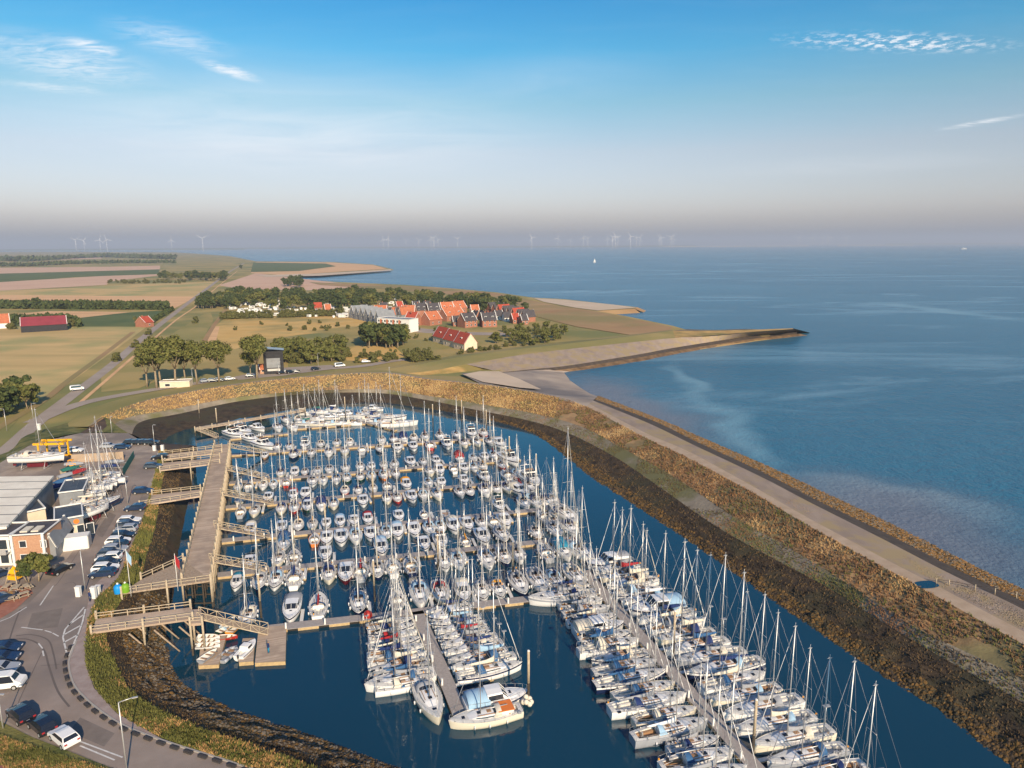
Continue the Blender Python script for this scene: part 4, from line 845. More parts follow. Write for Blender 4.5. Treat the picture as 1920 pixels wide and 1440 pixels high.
row2(tL, AL, DL, LL, azL, -1, 1.2, 20.5, [('S', dict(cover='cgrey', length=7.2, hood='cgrey')), ('S', dict(length=7.4, cover='ccream', hood='cnavy')), ('S', dict(cover='cgrey', length=7.5, hood='cred')), ('S', dict(cover='cred', length=7.8, mast=13)), ('S', dict(cover='ccream', length=8, mast=14.5)), ('S', dict(cover='cnavy', length=8.2, hood='cblue')), ('S', dict(cover='ccream', length=8.2, mast=13, flip=True)), ('S', dict(cover='cblue', length=8.0, hood='cblue')), ('S', dict(cover=None, length=8.2, hood='ccream', mast=12.5))], 'left lengthwise pontoon', 'boats along the left lengthwise pontoon', bw=.84)
sailboat(P0(752, 1283), rad(200), 'broad, lowest in the row left of the left lengthwise pontoon', 'boats along the left lengthwise pontoon', cover='cgrey', cls='l', length=9.6, mast=13, hood='cblue')
sailboat(P0(803, 1318), rad(-68), 'bow towards camera, left lengthwise pontoon', 'boats along the left lengthwise pontoon', paint='cream', cover=None, cls='l', length=9.8, mast=13, hood='cgrey')
row2(tL, AL, DL, LL, azL, 1, .2, 21.5, [('S', dict(cover='cnavy', length=7.4, hood='cgrey')), ('M', dict(length=7)), ('S', dict(cover='clight', length=8)), ('S', dict(cover='cnavy', length=8, hood='clight')), ('S', dict(cover='cred', length=8.2, mast=13)), ('S', dict(cover='cgrey', length=8.4, paint='white')), ('S', dict(cover='cnavy', length=8.6, mast=15)), ('S', dict(cover='white', length=9, mast=16)), ('S', dict(cover='clight', length=9.2)), ('S', dict(cover='ccream', length=9.4, mast=14, hood='cblue', flip=True))], 'left lengthwise pontoon', 'boats along the left lengthwise pontoon', bw=.84)
motorboat(P0(930, 1322), rad(17), 'next to the classic yacht', 'boats along the left lengthwise pontoon', canvas='clight', length=8.6)
# the wooden-railed classic yacht at the very end
cy = sailboat(P0(912, 1352), rad(197), 'classic, broadside with orange wheelhouse roof, nearest the camera', 'boats along the left lengthwise pontoon', paint='cream', cover=None, cls='l', length=9.4, mast=11.5, hood='ccream')
mb = MB(); mb.box(-4.2, -1.8, -1.0, 1.0, 1.2, 2.0, 0); mb.box(-4.3, -1.7, -1.1, 1.1, 2.0, 2.1, 1); link('wheelhouse', mb.mesh('wheelhouse', [M['white'], M['orange']]), cy)
LR0 = 34.0
row2(tR, AR, DR, LR, azR, -1, 4.5, 57, [('S', dict(length=7.4, cover='cnavy', hood='cgrey')), ('S', dict(length=8.4, paint='navy', cover='ccream')), ('S', dict(length=7.8, cover='cgrey')), ('S', dict(length=8, cover='cgrey', paint='greyhull')), ('S', dict(length=8.2, cover='ccream')), ('M', dict(length=8.2, canvas='ccream')), ('S', dict(length=8.6, cover=None)), ('S', dict(length=9.8, cover='cblue', hood='ccream')), ('S', dict(length=8.4, cover='ccream', paint='white', mast=13, flip=True)), ('S', dict(length=9.6, cover='cblue', hood='cblue')), ('S', dict(length=10.4, cover='cblue', hood='cblue', mast=15)), ('S', dict(length=9.2, cover='cgrey', hood='cblue')), ('S', dict(length=10.6, cover='cgrey', mast=15)), ('S', dict(length=9.0, cover=None, paint='cream')), ('S', dict(length=10.4, cover='white', mast=15, hood='clight')), ('S', dict(length=7, cover='cgrey')), ('S', dict(length=9.4, cover=None, hood='cblue', mast=14)), ('S', dict(length=9.6, cover='cgrey')), ('S', dict(length=9.8, cover='cnavy', mast=15))], 'right lengthwise pontoon', 'boats along the right lengthwise pontoon')
row2(tR, AR, DR, LR, azR, 1, -3, 64, [('M', dict(length=8.4, canvas='cgrey')), ('S', dict(length=9, mast=14)), ('S', dict(length=9, cover='cred')), ('S', dict(length=9.4)), ('S', dict(length=8.6, cover='ccream', flip=True)), ('S', dict(length=9.8)), ('M', dict(length=9.6, canvas='clight')), ('S', dict(length=9.8, mast=15)), ('S', dict(length=10, cover='ccream', mast=15, flip=True)), ('S', dict(length=9.4, paint='cream', cover='ccream')), ('S', dict(length=10, mast=16)), ('S', dict(length=10.8, cover='cgrey', mast=17)), ('S', dict(length=12, paint='navy', cover='cnavy', mast=18)), ('S', dict(length=10.4, hood='cblue', mast=17, flip=True)), ('S', dict(length=10.4, cover='cgrey', mast=16)), ('S', dict(length=11.4, mast=17)), ('S', dict(length=11, cover='ccream', mast=16)), ('S', dict(length=11, cover='cgrey', mast=16)), ('S', dict(length=10.5, cover=None, mast=15, hood='cblue')), ('S', dict(length=10.5, mast=15.5)), ('S', dict(length=11, mast=17)), ('S', dict(length=11, mast=16))], 'right lengthwise pontoon', 'boats along the right lengthwise pontoon')
print('boats', NB[0])
# red buoy-like bow float, orange life buoys
mb = MB(); mb.ball((0, 0, .8), .75, .75, .85, 0, 12, 8); o = mb.obj('mooring_buoy', M['red'], None, P(690, 1162, 0)); tag(o, 'big red round mooring buoy beside the nearest crosswise pontoon', 'buoy')

# ------------------------------------------------------------------ piles in the water
pl = MB(); pl.tube((0, 0, -3), (0, 0, 3.0), .19, .18, 10, 1); pl.tube((0, 0, 3.0), (0, 0, 7.6), .18, .17, 10, 0); plm = pl.mesh('mooring_pile', [M['wood2'], M['piledark']])
pl = MB(); pl.tube((0, 0, 7.6), (0, 0, 7.75), .21, .12, 10); plc = pl.mesh('pile_cap', M['trim'])
piles = [(490, 1158, 'left of the nearest crosswise pontoon'), (703, 1128, 'between the first two crosswise pontoons'), (991, 1318, 'at the outer end of the classic yacht'), (962, 1090, 'under the second crosswise pontoon'), (1262, 1235, 'among the right row yachts'), (1411, 1420, 'lowest in the picture'), (612, 1010, 'by the blue tent boat'), (822, 1075, 'near the middle'), (812, 800, 'in the far fairway'), (866, 792, 'far fairway, right'), (912, 812, 'before the far bank'), (955, 868, 'outside the fifth pontoon'), (1005, 905, 'beside the navy cruiser'), (700, 945, 'between the third and fourth pontoons'), (375, 790, 'at the breakwater jetty'), (408, 808, 'right of the breakwater jetty start'), (648, 784, 'pinkish, in the far cluster')]
for x, y, wq in piles:
    o = thing('mooring_pile', 'tall timber mooring pile %s' % wq, 'mooring pile', P(x, y, 0), 0, 'mooring piles'); link('post', plm, o); link('cap', plc, o)
# yellow fender bundle at pile 3
mb = MB()
for i in range(7): a = i * .9; mb.ball((.55 * math.cos(a), .55 * math.sin(a), .7 + .18 * (i % 3)), .38)
tag(mb.obj('pile_fender', M['ccream'], None, P(988, 1325, 0)), 'bundle of pale yellow fenders round the pile by the classic yacht', 'fender')

# ------------------------------------------------------------------ main timber pier, bridges and gangways
def platform(name, label, cat, quad, z, thick=.35, group=None, rails=(), posts=True, dark=True, pilez=-2.5, rail_h=1.0, deckmat='plank', post_gap=4.0, brace=True):
    """timber deck through world points quad=(a,b,c,d); rails = edges (i,j)"""
    q = [Vector((p.x, p.y, z if not isinstance(z, (list, tuple)) else z[i])) for i, p in enumerate(quad)]
    org = q[0].copy(); t = thing(name, label, cat, (org.x, org.y, 0), 0, group)
    L = [Vector((p.x - org.x, p.y - org.y, p.z)) for p in q]
    mb = MB(); lo = [p - Vector((0, 0, thick)) for p in L]; mb.face(L); mb.face(list(reversed(lo)))
    for i in range(len(L)): j = (i + 1) % len(L); mb.face([L[i], lo[i], lo[j], L[j]])
    me = mb.mesh('deck', M[deckmat]); link('deck', me, t)
    for (i, j) in rails:
        a, b = L[i], L[j]; d = b - a; n = max(1, int(d.length / 2.0)); mb = MB()
        for k in range(n + 1): p = a + d * (k / n); mb.bar(p + Vector((0, 0, 0)), p + Vector((0, 0, rail_h)), .12, .12)
        for hh in (rail_h, rail_h * .55): mb.bar(a + Vector((0, 0, hh)), b + Vector((0, 0, hh)), .09, .10)
        link('railing', mb.mesh('railing', M['wood2']), t)
        if posts:
            nn = max(1, int(d.length / post_gap))
            for k in range(nn + 1):
                p = a + d * (k / nn); out_ = Vector((d.y, -d.x, 0)).normalized() * .2; mb = MB(); mb.tube(p + out_ + Vector((0, 0, -p.z + 1.2)), p + out_ + Vector((0, 0, 1.25)), .17, .17, 8, 0); mb.tube(p + out_ + Vector((0, 0, -p.z + pilez)), p + out_ + Vector((0, 0, -p.z + 1.2)), .19, .17, 8, 1)
                link('pile', mb.mesh('pile', [M['wood2'], M['piledark']]), t)
    return t, L
pA, pB, pC, pD = P(343, 1086, YZ), P(394, 1086, YZ), P(430, 833, YZ), P(404, 833, YZ)
tp, Lp = platform('timber_pier', 'long weathered timber pier with close railings between car park and pontoons', 'pier', [pA, pB, pC, pD], YZ, .4, None, ((1, 2), (3, 0)), post_gap=3.2)
mb = MB()
for k in range(28):
    t_ = k / 27; a = Lp[0].lerp(Lp[3], t_); b = Lp[1].lerp(Lp[2], t_)
    for r in (.3, .7): c = a.lerp(b, r); mb.tube(c + Vector((0, 0, -7.5)), c + Vector((0, 0, -.4)), .16, .16, 6)
    mb.bar(a - Vector((0, 0, .42)), b - Vector((0, 0, .42)), .25, .35); mb.bar(a - Vector((0, 0, 4.4)), b - Vector((0, 0, 4.2)), .15, .2)
    if k < 27: mb.bar(b - Vector((0, 0, .6)), Lp[1].lerp(Lp[2], (k + 1) / 27) - Vector((0, 0, 4.6)), .1, .2); mb.bar(a - Vector((0, 0, .6)), Lp[0].lerp(Lp[3], (k + 1) / 27) - Vector((0, 0, 4.6)), .1, .2)
link('trestles', mb.mesh('trestles', M['piledark']), tp)
platform('access_bridge', 'wide grey access ramp from the car park to the near end of the timber pier', 'bridge', [P(228, 1112, YZ), P(395, 1088, YZ), P(345, 1050, YZ), P(266, 1086, YZ)], YZ + .02, .3, 'access bridges', ((0, 1), (2, 3)), deckmat='wood', post_gap=5.5, pilez=-1)
tb, Lb = platform('access_bridge', 'nearest timber footbridge on raking struts, left of the dinghy dock', 'bridge', [P(172, 1186, YZ), P(362, 1160, YZ), P(357, 1139, YZ), P(180, 1161, YZ)], YZ + .03, .3, 'access bridges', ((0, 1), (2, 3)), post_gap=5.0, pilez=-2)
mb = MB()
for r in (.35, .6, .85):
    a = Lb[0].lerp(Lb[1], r); b = Lb[3].lerp(Lb[2], r)
    for p in (a, b): mb.tube(p + Vector((0, 0, -1)), p + (Lb[1] - Lb[0]).normalized() * 3.6 + Vector((0, 0, -5.6)), .13, .13, 6)
link('struts', mb.mesh('struts', M['wood']), tb)
for a, b, c, d, wq in (((262, 948), (376, 930), (376, 918), (285, 928), 'middle timber footbridge from the car park to the pier'), ((300, 882), (412, 868), (412, 858), (305, 868), 'narrow timber footbridge near the far end of the pier'), ((304, 862), (416, 848), (416, 840), (308, 852), 'farthest timber footbridge to the pier head')):
    platform('access_bridge', wq, 'bridge', [P(*a, YZ), P(*b, YZ), P(*c, YZ), P(*d, YZ)], YZ + .02, .3, 'access bridges', ((0, 1), (2, 3)), post_gap=6.5, pilez=-1)
platform('jetty_platform', 'small square timber platform at the near end of the pier', 'platform', [P(357, 1170, YZ), P(380, 1168, YZ), P(377, 1142, YZ), P(355, 1144, YZ)], YZ + .04, .4, None, ((0, 1),), post_gap=1.6)
def gangway(a, b, wq, wd=1.5):
    a = Vector(a); b = Vector(b); d = b - a; L = d.length; az = math.atan2(d.y, d.x)
    t = thing('gangway', wq, 'gangway', a, 0, 'sloping lattice gangways'); t.location = a; d = b - a; n = Vector((-d.y, d.x, 0)).normalized() * wd / 2
    mb = MB(); mb.bar(Vector((0, 0, 0)), d, wd, .12); link('deck', mb.mesh('gangway_deck', M['wood']), t)
    for s in (-1, 1):
        mb = MB(); k = max(4, int(L / 1.3)); up = Vector((0, 0, 1.05)); o_ = n * s
        mb.bar(o_ + up, d + o_ + up, .09, .09); mb.bar(o_, d + o_, .1, .16)
        for i in range(k + 1):
            p = d * (i / k) + o_; mb.bar(p, p + up, .07, .07)
            if i < k: q = d * ((i + 1) / k) + o_; mb.bar(p if i % 2 else p + up, q + up if i % 2 else q, .06, .06)
        link('lattice_side', mb.mesh('lattice_side', M['wood2']), t)
gangway(P(372, 1154, YZ), P(503, 1184, .7), 'lattice gangway sloping to the near wooden dock', 1.7)
gangway(P(394, 1050, YZ), P(502, 1068, .7), 'lattice gangway sloping to the second crosswise pontoon')
gangway(P(402, 987, YZ), P(505, 1005, .7), 'lattice gangway sloping to the third crosswise pontoon')
gangway(P(414, 925, YZ), P(512, 943, .7), 'lattice gangway sloping to the fourth crosswise pontoon')
gangway(P(424, 879, YZ), P(505, 898, .7), 'lattice gangway sloping to the fifth crosswise pontoon')
gangway(P(430, 838, YZ), P(500, 850, .7), 'lattice gangway sloping to the sixth crosswise pontoon')
# breakwater jetty at the far end
tj, Lj = platform('breakwater_jetty', 'straight narrow timber jetty on the far left of the harbour with pale posts', 'jetty', [P(365, 806, 2), P(572, 770, 2), P(571, 766.5, 2), P(364, 801.5, 2)], 2.0, .3, None, ((0, 1),), post_gap=5, rail_h=.5)
gangway(P(372, 806, 3), P(408, 820, .7), 'pale footway dropping from the breakwater jetty to the water', 1.3)
# near wooden dock with rafted dinghies
def dock(quad, wq, gp=None):
    q = [P(*c, .6) for c in quad]; o = q[0].copy(); t = thing('floating_dock', wq, 'floating dock', (o.x, o.y, 0), 0, gp); L = [Vector((p.x - o.x, p.y - o.y, .6)) for p in q]
    mb = MB(); mb.face(L); link('deck', mb.mesh('dock_deck', M['plank']), t)
    mb = MB()
    for i in range(4): a = L[i]; b = L[(i + 1) % 4]; mb.face([a - Vector((0, 0, .01)), a - Vector((0, 0, .9)), b - Vector((0, 0, .9)), b - Vector((0, 0, .01))])
    link('float', mb.mesh('dock_float', M['pontside']), t); return t
dock([(478, 1243), (535, 1240), (537, 1172), (485, 1176)], 'wide plank dock where the near gangway lands', 'plank docks')
dock([(372, 1248), (410, 1246), (425, 1190), (378, 1190)], 'narrow plank dock carrying rowing dinghies', 'plank docks')
dock([(448, 1242), (475, 1240), (478, 1196), (455, 1197)], 'small plank dock under the white tender', 'plank docks')
def rowboat(px, py, ang, wq, hullc, z=.6, ln=3.4):
    t = thing('rowing_boat', wq, 'rowing boat', P(px, py, z) + Vector((0, 0, .12)), rad(ang), 'small boats on the plank docks', ln / 3.4)
    mb = MB(); rings = []
    for x in (-.5, -.35, -.1, .15, .35, .47, .5):
        hb = .72 * (1 - max(0, (x + .1) / .6) ** 2.2) + .01; zz = .5 + .12 * max(0, x)
        rings.append([(x * 3.4, hb, zz), (x * 3.4, hb * .85, .2), (x * 3.4, hb * .4, -.05), (x * 3.4, -hb * .4, -.05), (x * 3.4, -hb * .85, .2), (x * 3.4, -hb, zz)])
    mb.loft(rings, 0, False, True); mb.face(rings[0]); mb.loft([[(p[0] * .97, p[1] * .93, p[2] + .05 if p[2] < .4 else p[2] - .01) for p in reversed(r)] for r in rings], 1)
    link('hull', mb.mesh('rowboat_hull', [M[hullc], M['deck']]), t)
    for x in (-1.1, -.1, .7): mb = MB(); mb.box(x, x + .25, -.6, .6, .36, .41); link('thwart', mb.mesh('thwart', M['teak']), t)
for i, (x, y, a_, h_, wq) in enumerate([(391, 1200, 5, 'white', 'white rowing boat, topmost of the stack on the narrow dock'), (391, 1208, 5, 'white', 'white rowing boat, middle of the stack on the narrow dock'), (391, 1216, 5, 'white', 'white rowing boat, lowest of the stack on the narrow dock'), (392, 1234, 70, 'greyhull', 'grey rowing boat lying lengthwise on the narrow dock'), (426, 1183, 60, 'green', 'green rowing boat under the gangway'), (441, 1182, 80, 'corange', 'orange rowing boat under the gangway'), (430, 1172, 80, 'clight', 'pale mauve rowing boat next to the orange one'), (424, 1200, 10, 'red', 'red rowing boat afloat behind the grey tender')]):
    rowboat(x, y, a_, wq, h_, .6 if i < 4 else .1)
dinghy(P(428, 1230, 0), rad(75), 'moored between the two plank docks', None, 'greyhull', 4.2)
motorboat(P(463, 1222, .35), rad(80), 'tiny tender lying on the small plank dock', None, length=4.6, detail=1)

# ------------------------------------------------------------------ vehicles
def car_meshes(body, typ='hatch'):
    prof = {'hatch': [(-2.05, .35), (-2.1, .8), (-1.95, 1.0), (-1.55, 1.45), (-.2, 1.5), (.35, 1.42), (1.0, .98), (1.9, .82), (2.1, .6), (2.08, .35)],
            'van': [(-2.4, .35), (-2.45, 1.0), (-2.4, 1.85), (-2.1, 2.0), (.9, 2.0), (1.3, 1.85), (1.8, 1.2), (2.4, 1.0), (2.5, .7), (2.48, .35)]}[typ]
    mb = MB(); n = len(prof); W = .88
    def wd(z): return W if z < 1.0 else W - .2 * min(1, (z - 1.0) / .5)
    L_ = [(x, wd(z), z) for x, z in prof]; R_ = [(x, -wd(z), z) for x, z in prof]
    for i in range(n - 1): mb.face([L_[i], L_[i + 1], R_[i + 1], R_[i]], 0)
    mb.face(list(reversed(L_)), 0); mb.face(R_, 0)
    bm = mb.mesh('car_body', M[body]); g = MB(); e = .012
    zt = prof[4][1]; zl = 1.0
    for s in (-1, 1):
        a = [(prof[3][0] + .1, zt - .1), (prof[5][0] - .05, zt - .12), (prof[6][0] - .12, zl + .05), (prof[2][0] + .18, zl + .05)]
        q = [(x, s * (wd(z) + e), z) for x, z in a]; g.face(q if s < 0 else list(reversed(q)))
    def quad(i, j, k):
        a, b = prof[i], prof[j]; nrm = Vector((b[1] - a[1], 0, -(b[0] - a[0]))).normalized() * (-e if k else e)
        p = lambda q, t: Vector((a[0] + (b[0] - a[0]) * q, 0, a[1] + (b[1] - a[1]) * q))
        l, u = (.12, .9); P1_, P2_ = p(l, 0), p(u, 0); o_ = Vector((-(b[1] - a[1]), 0, (b[0] - a[0]))).normalized() * e
        g.face([(P1_ + o_ + Vector((0, wd(P1_.z) - .08, 0))), (P2_ + o_ + Vector((0, wd(P2_.z) - .08, 0))), (P2_ + o_ - Vector((0, wd(P2_.z) - .08, 0))), (P1_ + o_ - Vector((0, wd(P1_.z) - .08, 0)))])
    quad(5, 6, 0); quad(2, 3, 0)
    gm = g.mesh('car_windows', M['dark'])
    w = MB(); w.tube((0, -.11, 0), (0, .11, 0), .33, .33, 14, 0); w.tube((0, -.12, 0), (0, .12, 0), .2, .2, 10, 1); wm = w.mesh('car_wheel', [M['tyre'], M['alu']])
    h = MB(); h.box(-.03, .03, -.18, .18, -.07, .07); hm = h.mesh('car_headlight', M['lampw']); hr_ = MB(); hr_.box(-.03, .03, -.15, .15, -.09, .09); rm = hr_.mesh('car_tail_light', M['cred'])
    return bm, gm, wm, hm, rm, prof
CARM = {}
def car(px, py, ang, wq, col='navy', typ='hatch', z=YZ, group='parked cars beside the quay road', dz=.03):
    k = (col, typ)
    if k not in CARM: CARM[k] = car_meshes(col, typ)
    bm, gm, wm, hm, rm, prof = CARM[k]; names = {'white': 'white', 'greyhull': 'silver grey', 'carblack': 'black', 'carblue': 'dark blue', 'cardark': 'dark grey', 'red': 'red'}
    t = thing('parked_' + ('van' if typ == 'van' else 'car'), names.get(col, col) + (' van ' if typ == 'van' else ' car ') + wq, 'van' if typ == 'van' else 'car', P(px, py, z) + Vector((0, 0, dz)), rad(ang), group)
    link('body', bm, t); link('windows', gm, t)
    xf, xr = (1.35, -1.35) if typ == 'hatch' else (1.6, -1.55)
    for x in (xf, xr):
        for s in (-1, 1): link('wheel', wm, t, (x, s * .82, .33))
    fx = prof[-2][0] + .01; bx = prof[1][0] - .01
    for s in (-1, 1): link('headlight', hm, t, (fx - .03, s * .6, .66)); link('tail_light', rm, t, (bx + .02, s * .68, .8))
    return t
M['carblack'] = mat('car_black', (.012, .014, .018), rough=.22, spec=.6, coat=.5); M['carblue'] = mat('car_blue', (.014, .03, .07), rough=.22, spec=.6, coat=.5); M['cardark'] = mat('car_dark_grey', (.05, .06, .075), rough=.25, spec=.6, coat=.5)
cl_ = [(300, 861, 15, 'carblack'), (287, 878, 10, 'cardark'), (268, 925, 8, 'carblue'), (254, 957, 8, 'carblue'), (243, 981, 8, 'white'), (240, 989, 8, 'cardark'), (237, 997, 8, 'greyhull'), (231, 1009, 8, 'carblack'), (222, 1020, 8, 'white'), (219, 1028, 8, 'carblack'), (216, 1035, 8, 'greyhull'), (207, 1044, 8, 'cardark'), (205, 1051, 8, 'white'), (202, 1061, 8, 'carblack'), (198, 1071, 8, 'white'), (194, 1081, 8, 'carblue')]
for i, (x, y, a_, c_) in enumerate(cl_): car(x, y, a_ + 180 * (i % 3 == 0), '%s from the far end of the row beside the embankment' % ordn(i + 1), c_)
car(40, 1347, 145, 'leftmost of three parked on the verge edge in the corner', 'carblack', group='three cars on the verge'); car(80, 1368, 145, 'middle of three parked on the verge edge in the corner', 'carblack', group='three cars on the verge'); car(121, 1390, 145, 'rightmost of three parked on the verge edge in the corner', 'white', group='three cars on the verge')
car(6, 1290, 12, 'nearest of those cut by the left edge', 'white', 'van', group='vehicles at the left edge'); car(2, 1262, 12, 'second of those cut by the left edge', 'greyhull', group='vehicles at the left edge'); car(4, 1242, 12, 'third of those cut by the left edge', 'carblue', group='vehicles at the left edge'); car(8, 1224, 12, 'fourth of those cut by the left edge', 'carblue', group='vehicles at the left edge')
car(113, 1073, 75, 'alone on the road in front of the shrub and play tower', 'carblack', group=None)
car(8, 1128, 60, 'in the corner behind the red brick terrace', 'carblue', group=None); car(2, 1082, 60, 'beside the yellow play tower at the picture edge', 'carblue', group=None)
car(140, 848, 10, 'left of the concrete wall in the boatyard', 'white', group=None); car(204, 840, 10, 'right part of the yard in front of the far bank', 'greyhull', group=None); car(230, 842, 8, 'beside the stone dump at the yard end', 'carblue', group=None)
for i, x in enumerate((247, 259, 271, 283)): car(x, 833, 10, '%s in the shaded row below the far embankment' % ordn(i + 1), 'carblack', group='cars under the far embankment')
for i, (x, y, c_) in enumerate([(411, 716, 'carblack'), (431, 714, 'white'), (399, 717, 'carblack'), (385, 718, 'greyhull'), (470, 708, 'carblack'), (528, 702, 'carblack'), (536, 700, 'carblue'), (545, 701, 'carblack'), (555, 700, 'carblack'), (592, 695, 'carblack'), (686, 681, 'white')]): car(x, y, 20 + 20 * (i % 2), '%s in the far car park beyond the harbour' % ordn(i + 1), c_, z=LZ, group='cars in the far car park', dz=.4)
for x, y, wq in ((637, 689, 'box van on the far road beyond the masts'), (145, 733, 'van on the polder road at the field corner')): car(x, y, 30, wq, 'white', 'van', z=LZ, group=None, dz=.4)

# ------------------------------------------------------------------ buildings
def axes(pl, pr):
    d = pr - pl; L = d.length; x = d / L; return L, math.atan2(x.y, x.x)
def block(name, label, cat, pl, pr, depth, h, wall, roofm, z=None, group=None, wins=(), par=.25, parts=(), soffit=None):
    """flat-roofed block: front bottom corners pl->pr, going back"""
    L, az = axes(pl, pr); t = thing(name, label, cat, pl, az, group)
    mb = MB(); mb.box(0, L, 0, depth, 0, h, 0); link('wall', mb.mesh('wall', M[wall]), t)
    mb = MB(); mb.box(-.12, L + .12, -.12, depth + .12, h + .003, h + .12, 0)
    for b in ((-.12, L + .12, -.12, .12), (-.12, L + .12, depth - .12, depth + .12), (-.12, .12, .121, depth - .121), (L - .12, L + .12, .121, depth - .121)): mb.box(b[0], b[1], b[2], b[3], h + .12, h + .12 + par, 1)
    link('roof', mb.mesh('roof', [M[roofm], M['trim']]), t)
    for (x0, x1, z0, z1, side) in wins:
        f = MB(); e = .06
        if side == 'f': f.box(x0, x1, -e, .02, z0, z1)
        else: f.box(L - .02, L + e, x0, x1, z0, z1)
        fo = link('window', f.mesh('window_frame', M['trim']), t); g = MB()
        if side == 'f': g.box(x0 + .1, x1 - .1, -e - .02, -e + .01, z0 + .1, z1 - .1)
        else: g.box(L + e - .01, L + e + .02, x0 + .1, x1 - .1, z0 + .1, z1 - .1)
        link('pane', g.mesh('pane', M['win']), fo)
    return t, L, az
def gable(name, label, pl, pr, depth, h, rh, wall, roofm, ridge='x', group=None, nwin=3, chim=True, gtrim=True, dormer=0, cat='house', wins2=True):
    L, az = axes(pl, pr); t = thing(name, label, cat, pl, az, group); mb = MB(); D = depth; e = .35
    mb.box(0, L, 0, D, 0, h, 0)
    if ridge == 'x': mb.face([(0, 0, h), (0, D / 2, h + rh), (0, D, h)][::1], 0); mb.face([(L, 0, h), (L, D, h), (L, D / 2, h + rh)], 0)
    else: mb.face([(0, 0, h), (L, 0, h), (L / 2, 0, h + rh)], 0); mb.face([(0, D, h), (L / 2, D, h + rh), (L, D, h)], 0)
    link('wall', mb.mesh('wall', M[wall]), t)
    mb = MB(); th = .14
    def slab(a, b, c, d_):
        n = (Vector(b) - Vector(a)).cross(Vector(d_) - Vector(a)).normalized() * th
        if n.z < 0: n = -n
        lo = [Vector(q) + Vector((0, 0, .02)) for q in (a, b, c, d_)]; hi = [q + n for q in lo]; mb.face(hi if (hi[1] - hi[0]).cross(hi[3] - hi[0]).z > 0 else hi[::-1]); mb.face(lo)
        for i in range(4): j = (i + 1) % 4; mb.face([lo[i], lo[j], hi[j], hi[i]])
    k = rh / (D / 2 if ridge == 'x' else L / 2) * e
    if ridge == 'x': slab((-e, -e, h - k), (L + e, -e, h - k), (L + e, D / 2, h + rh), (-e, D / 2, h + rh)); slab((-e, D + e, h - k), (L + e, D + e, h - k), (L + e, D / 2, h + rh), (-e, D / 2, h + rh))
    else: slab((-e, -e, h - k), (-e, D + e, h - k), (L / 2, D + e, h + rh), (L / 2, -e, h + rh)); slab((L + e, -e, h - k), (L + e, D + e, h - k), (L / 2, D + e, h + rh), (L / 2, -e, h + rh))
    ro = link('roof', mb.mesh('roof', M[roofm]), t)
    if gtrim:
        mb = MB()
        for s in ((-.06, L + .06) if ridge == 'x' else (-.06, D + .06)):
            if ridge == 'x': a, b, c = (s, -e, h - k), (s, D / 2, h + rh), (s, D + e, h - k)
            else: a, b, c = (-e, s, h - k), (L / 2, s, h + rh), (L + e, s, h - k)
            mb.bar(Vector(a) + Vector((0, 0, .25)), Vector(b) + Vector((0, 0, .25)), .35, .22); mb.bar(Vector(b) + Vector((0, 0, .25)), Vector(c) + Vector((0, 0, .25)), .35, .22)
        link('gable_trim', mb.mesh('gable_trim', M['trim']), t)
    if chim: mb = MB(); mb.box(L * .25, L * .25 + .7, D / 2 - .35, D / 2 + .35, h + rh - .6, h + rh + .9, 0); link('chimney', mb.mesh('chimney', M['brick2']), ro)
    for i in range(nwin):
        for zz in ((1.0,) if h < 4.5 else (1.0, 3.6)):
            x = L * (i + .5) / nwin; f = MB(); f.box(x - .6, x + .6, -.06, .02, zz, zz + 1.4); fo = link('window', f.mesh('window_frame', M['trim']), t); g = MB(); g.box(x - .5, x + .5, -.08, -.05, zz + .1, zz + 1.3); link('pane', g.mesh('pane', M['win']), fo)
    if ridge == 'x':
        for i in range(dormer):
            x = L * (i + .5) / dormer; y = D * .16; zb = h + rh * .30; f = MB(); f.box(x - .75, x + .75, y, y + D * .22, zb - .3, zb + 1.2, 0); f.box(x - .6, x + .6, y - .03, y + .01, zb + .15, zb + 1.0, 1); link('dormer', f.mesh('dormer', [M['trim'], M['win']]), ro)
    return t
# big shed with pale sheet roof
cA = P(97, 893, 11); cB = P(30, 965, 11); d = (cA - cB); Ls = d.length; az = math.atan2(d.y, d.x)
t = thing('boat_shed', 'large boatyard shed with pale sheet-metal roof in dark-jointed bays, left edge', 'shed', (cB.x, cB.y, YZ), az)
mb = MB(); mb.box(-6, Ls, 0, 34, 0, 5.6); link('wall', mb.mesh('wall', M['steel']), t)
mb = MB(); mb.face([(-6.3, -.3, 6.0), (Ls + .3, -.3, 6.0), (Ls + .3, 17, 7.6), (-6.3, 17, 7.6)]); mb.face([(-6.3, 17, 7.6), (Ls + .3, 17, 7.6), (Ls + .3, 34.3, 6.0), (-6.3, 34.3, 6.0)]); mb.face([(-6.3, -.3, 5.603), (-6.3, -.3, 6.0), (-6.3, 17, 7.6), (-6.3, 34.3, 6.0), (-6.3, 34.3, 5.603)]); mb.face([(Ls + .3, -.3, 6.0), (Ls + .3, -.3, 5.603), (Ls + .3, 34.3, 5.603), (Ls + .3, 34.3, 6.0), (Ls + .3, 17, 7.6)]); mb.face([(-6.3, -.3, 5.603), (Ls + .3, -.3, 5.603), (Ls + .3, -.3, 6.0), (-6.3, -.3, 6.0)])
link('roof', mb.mesh('roof', M['shedroof']), t)
def pz(x, y, z): return P(x, y, z)
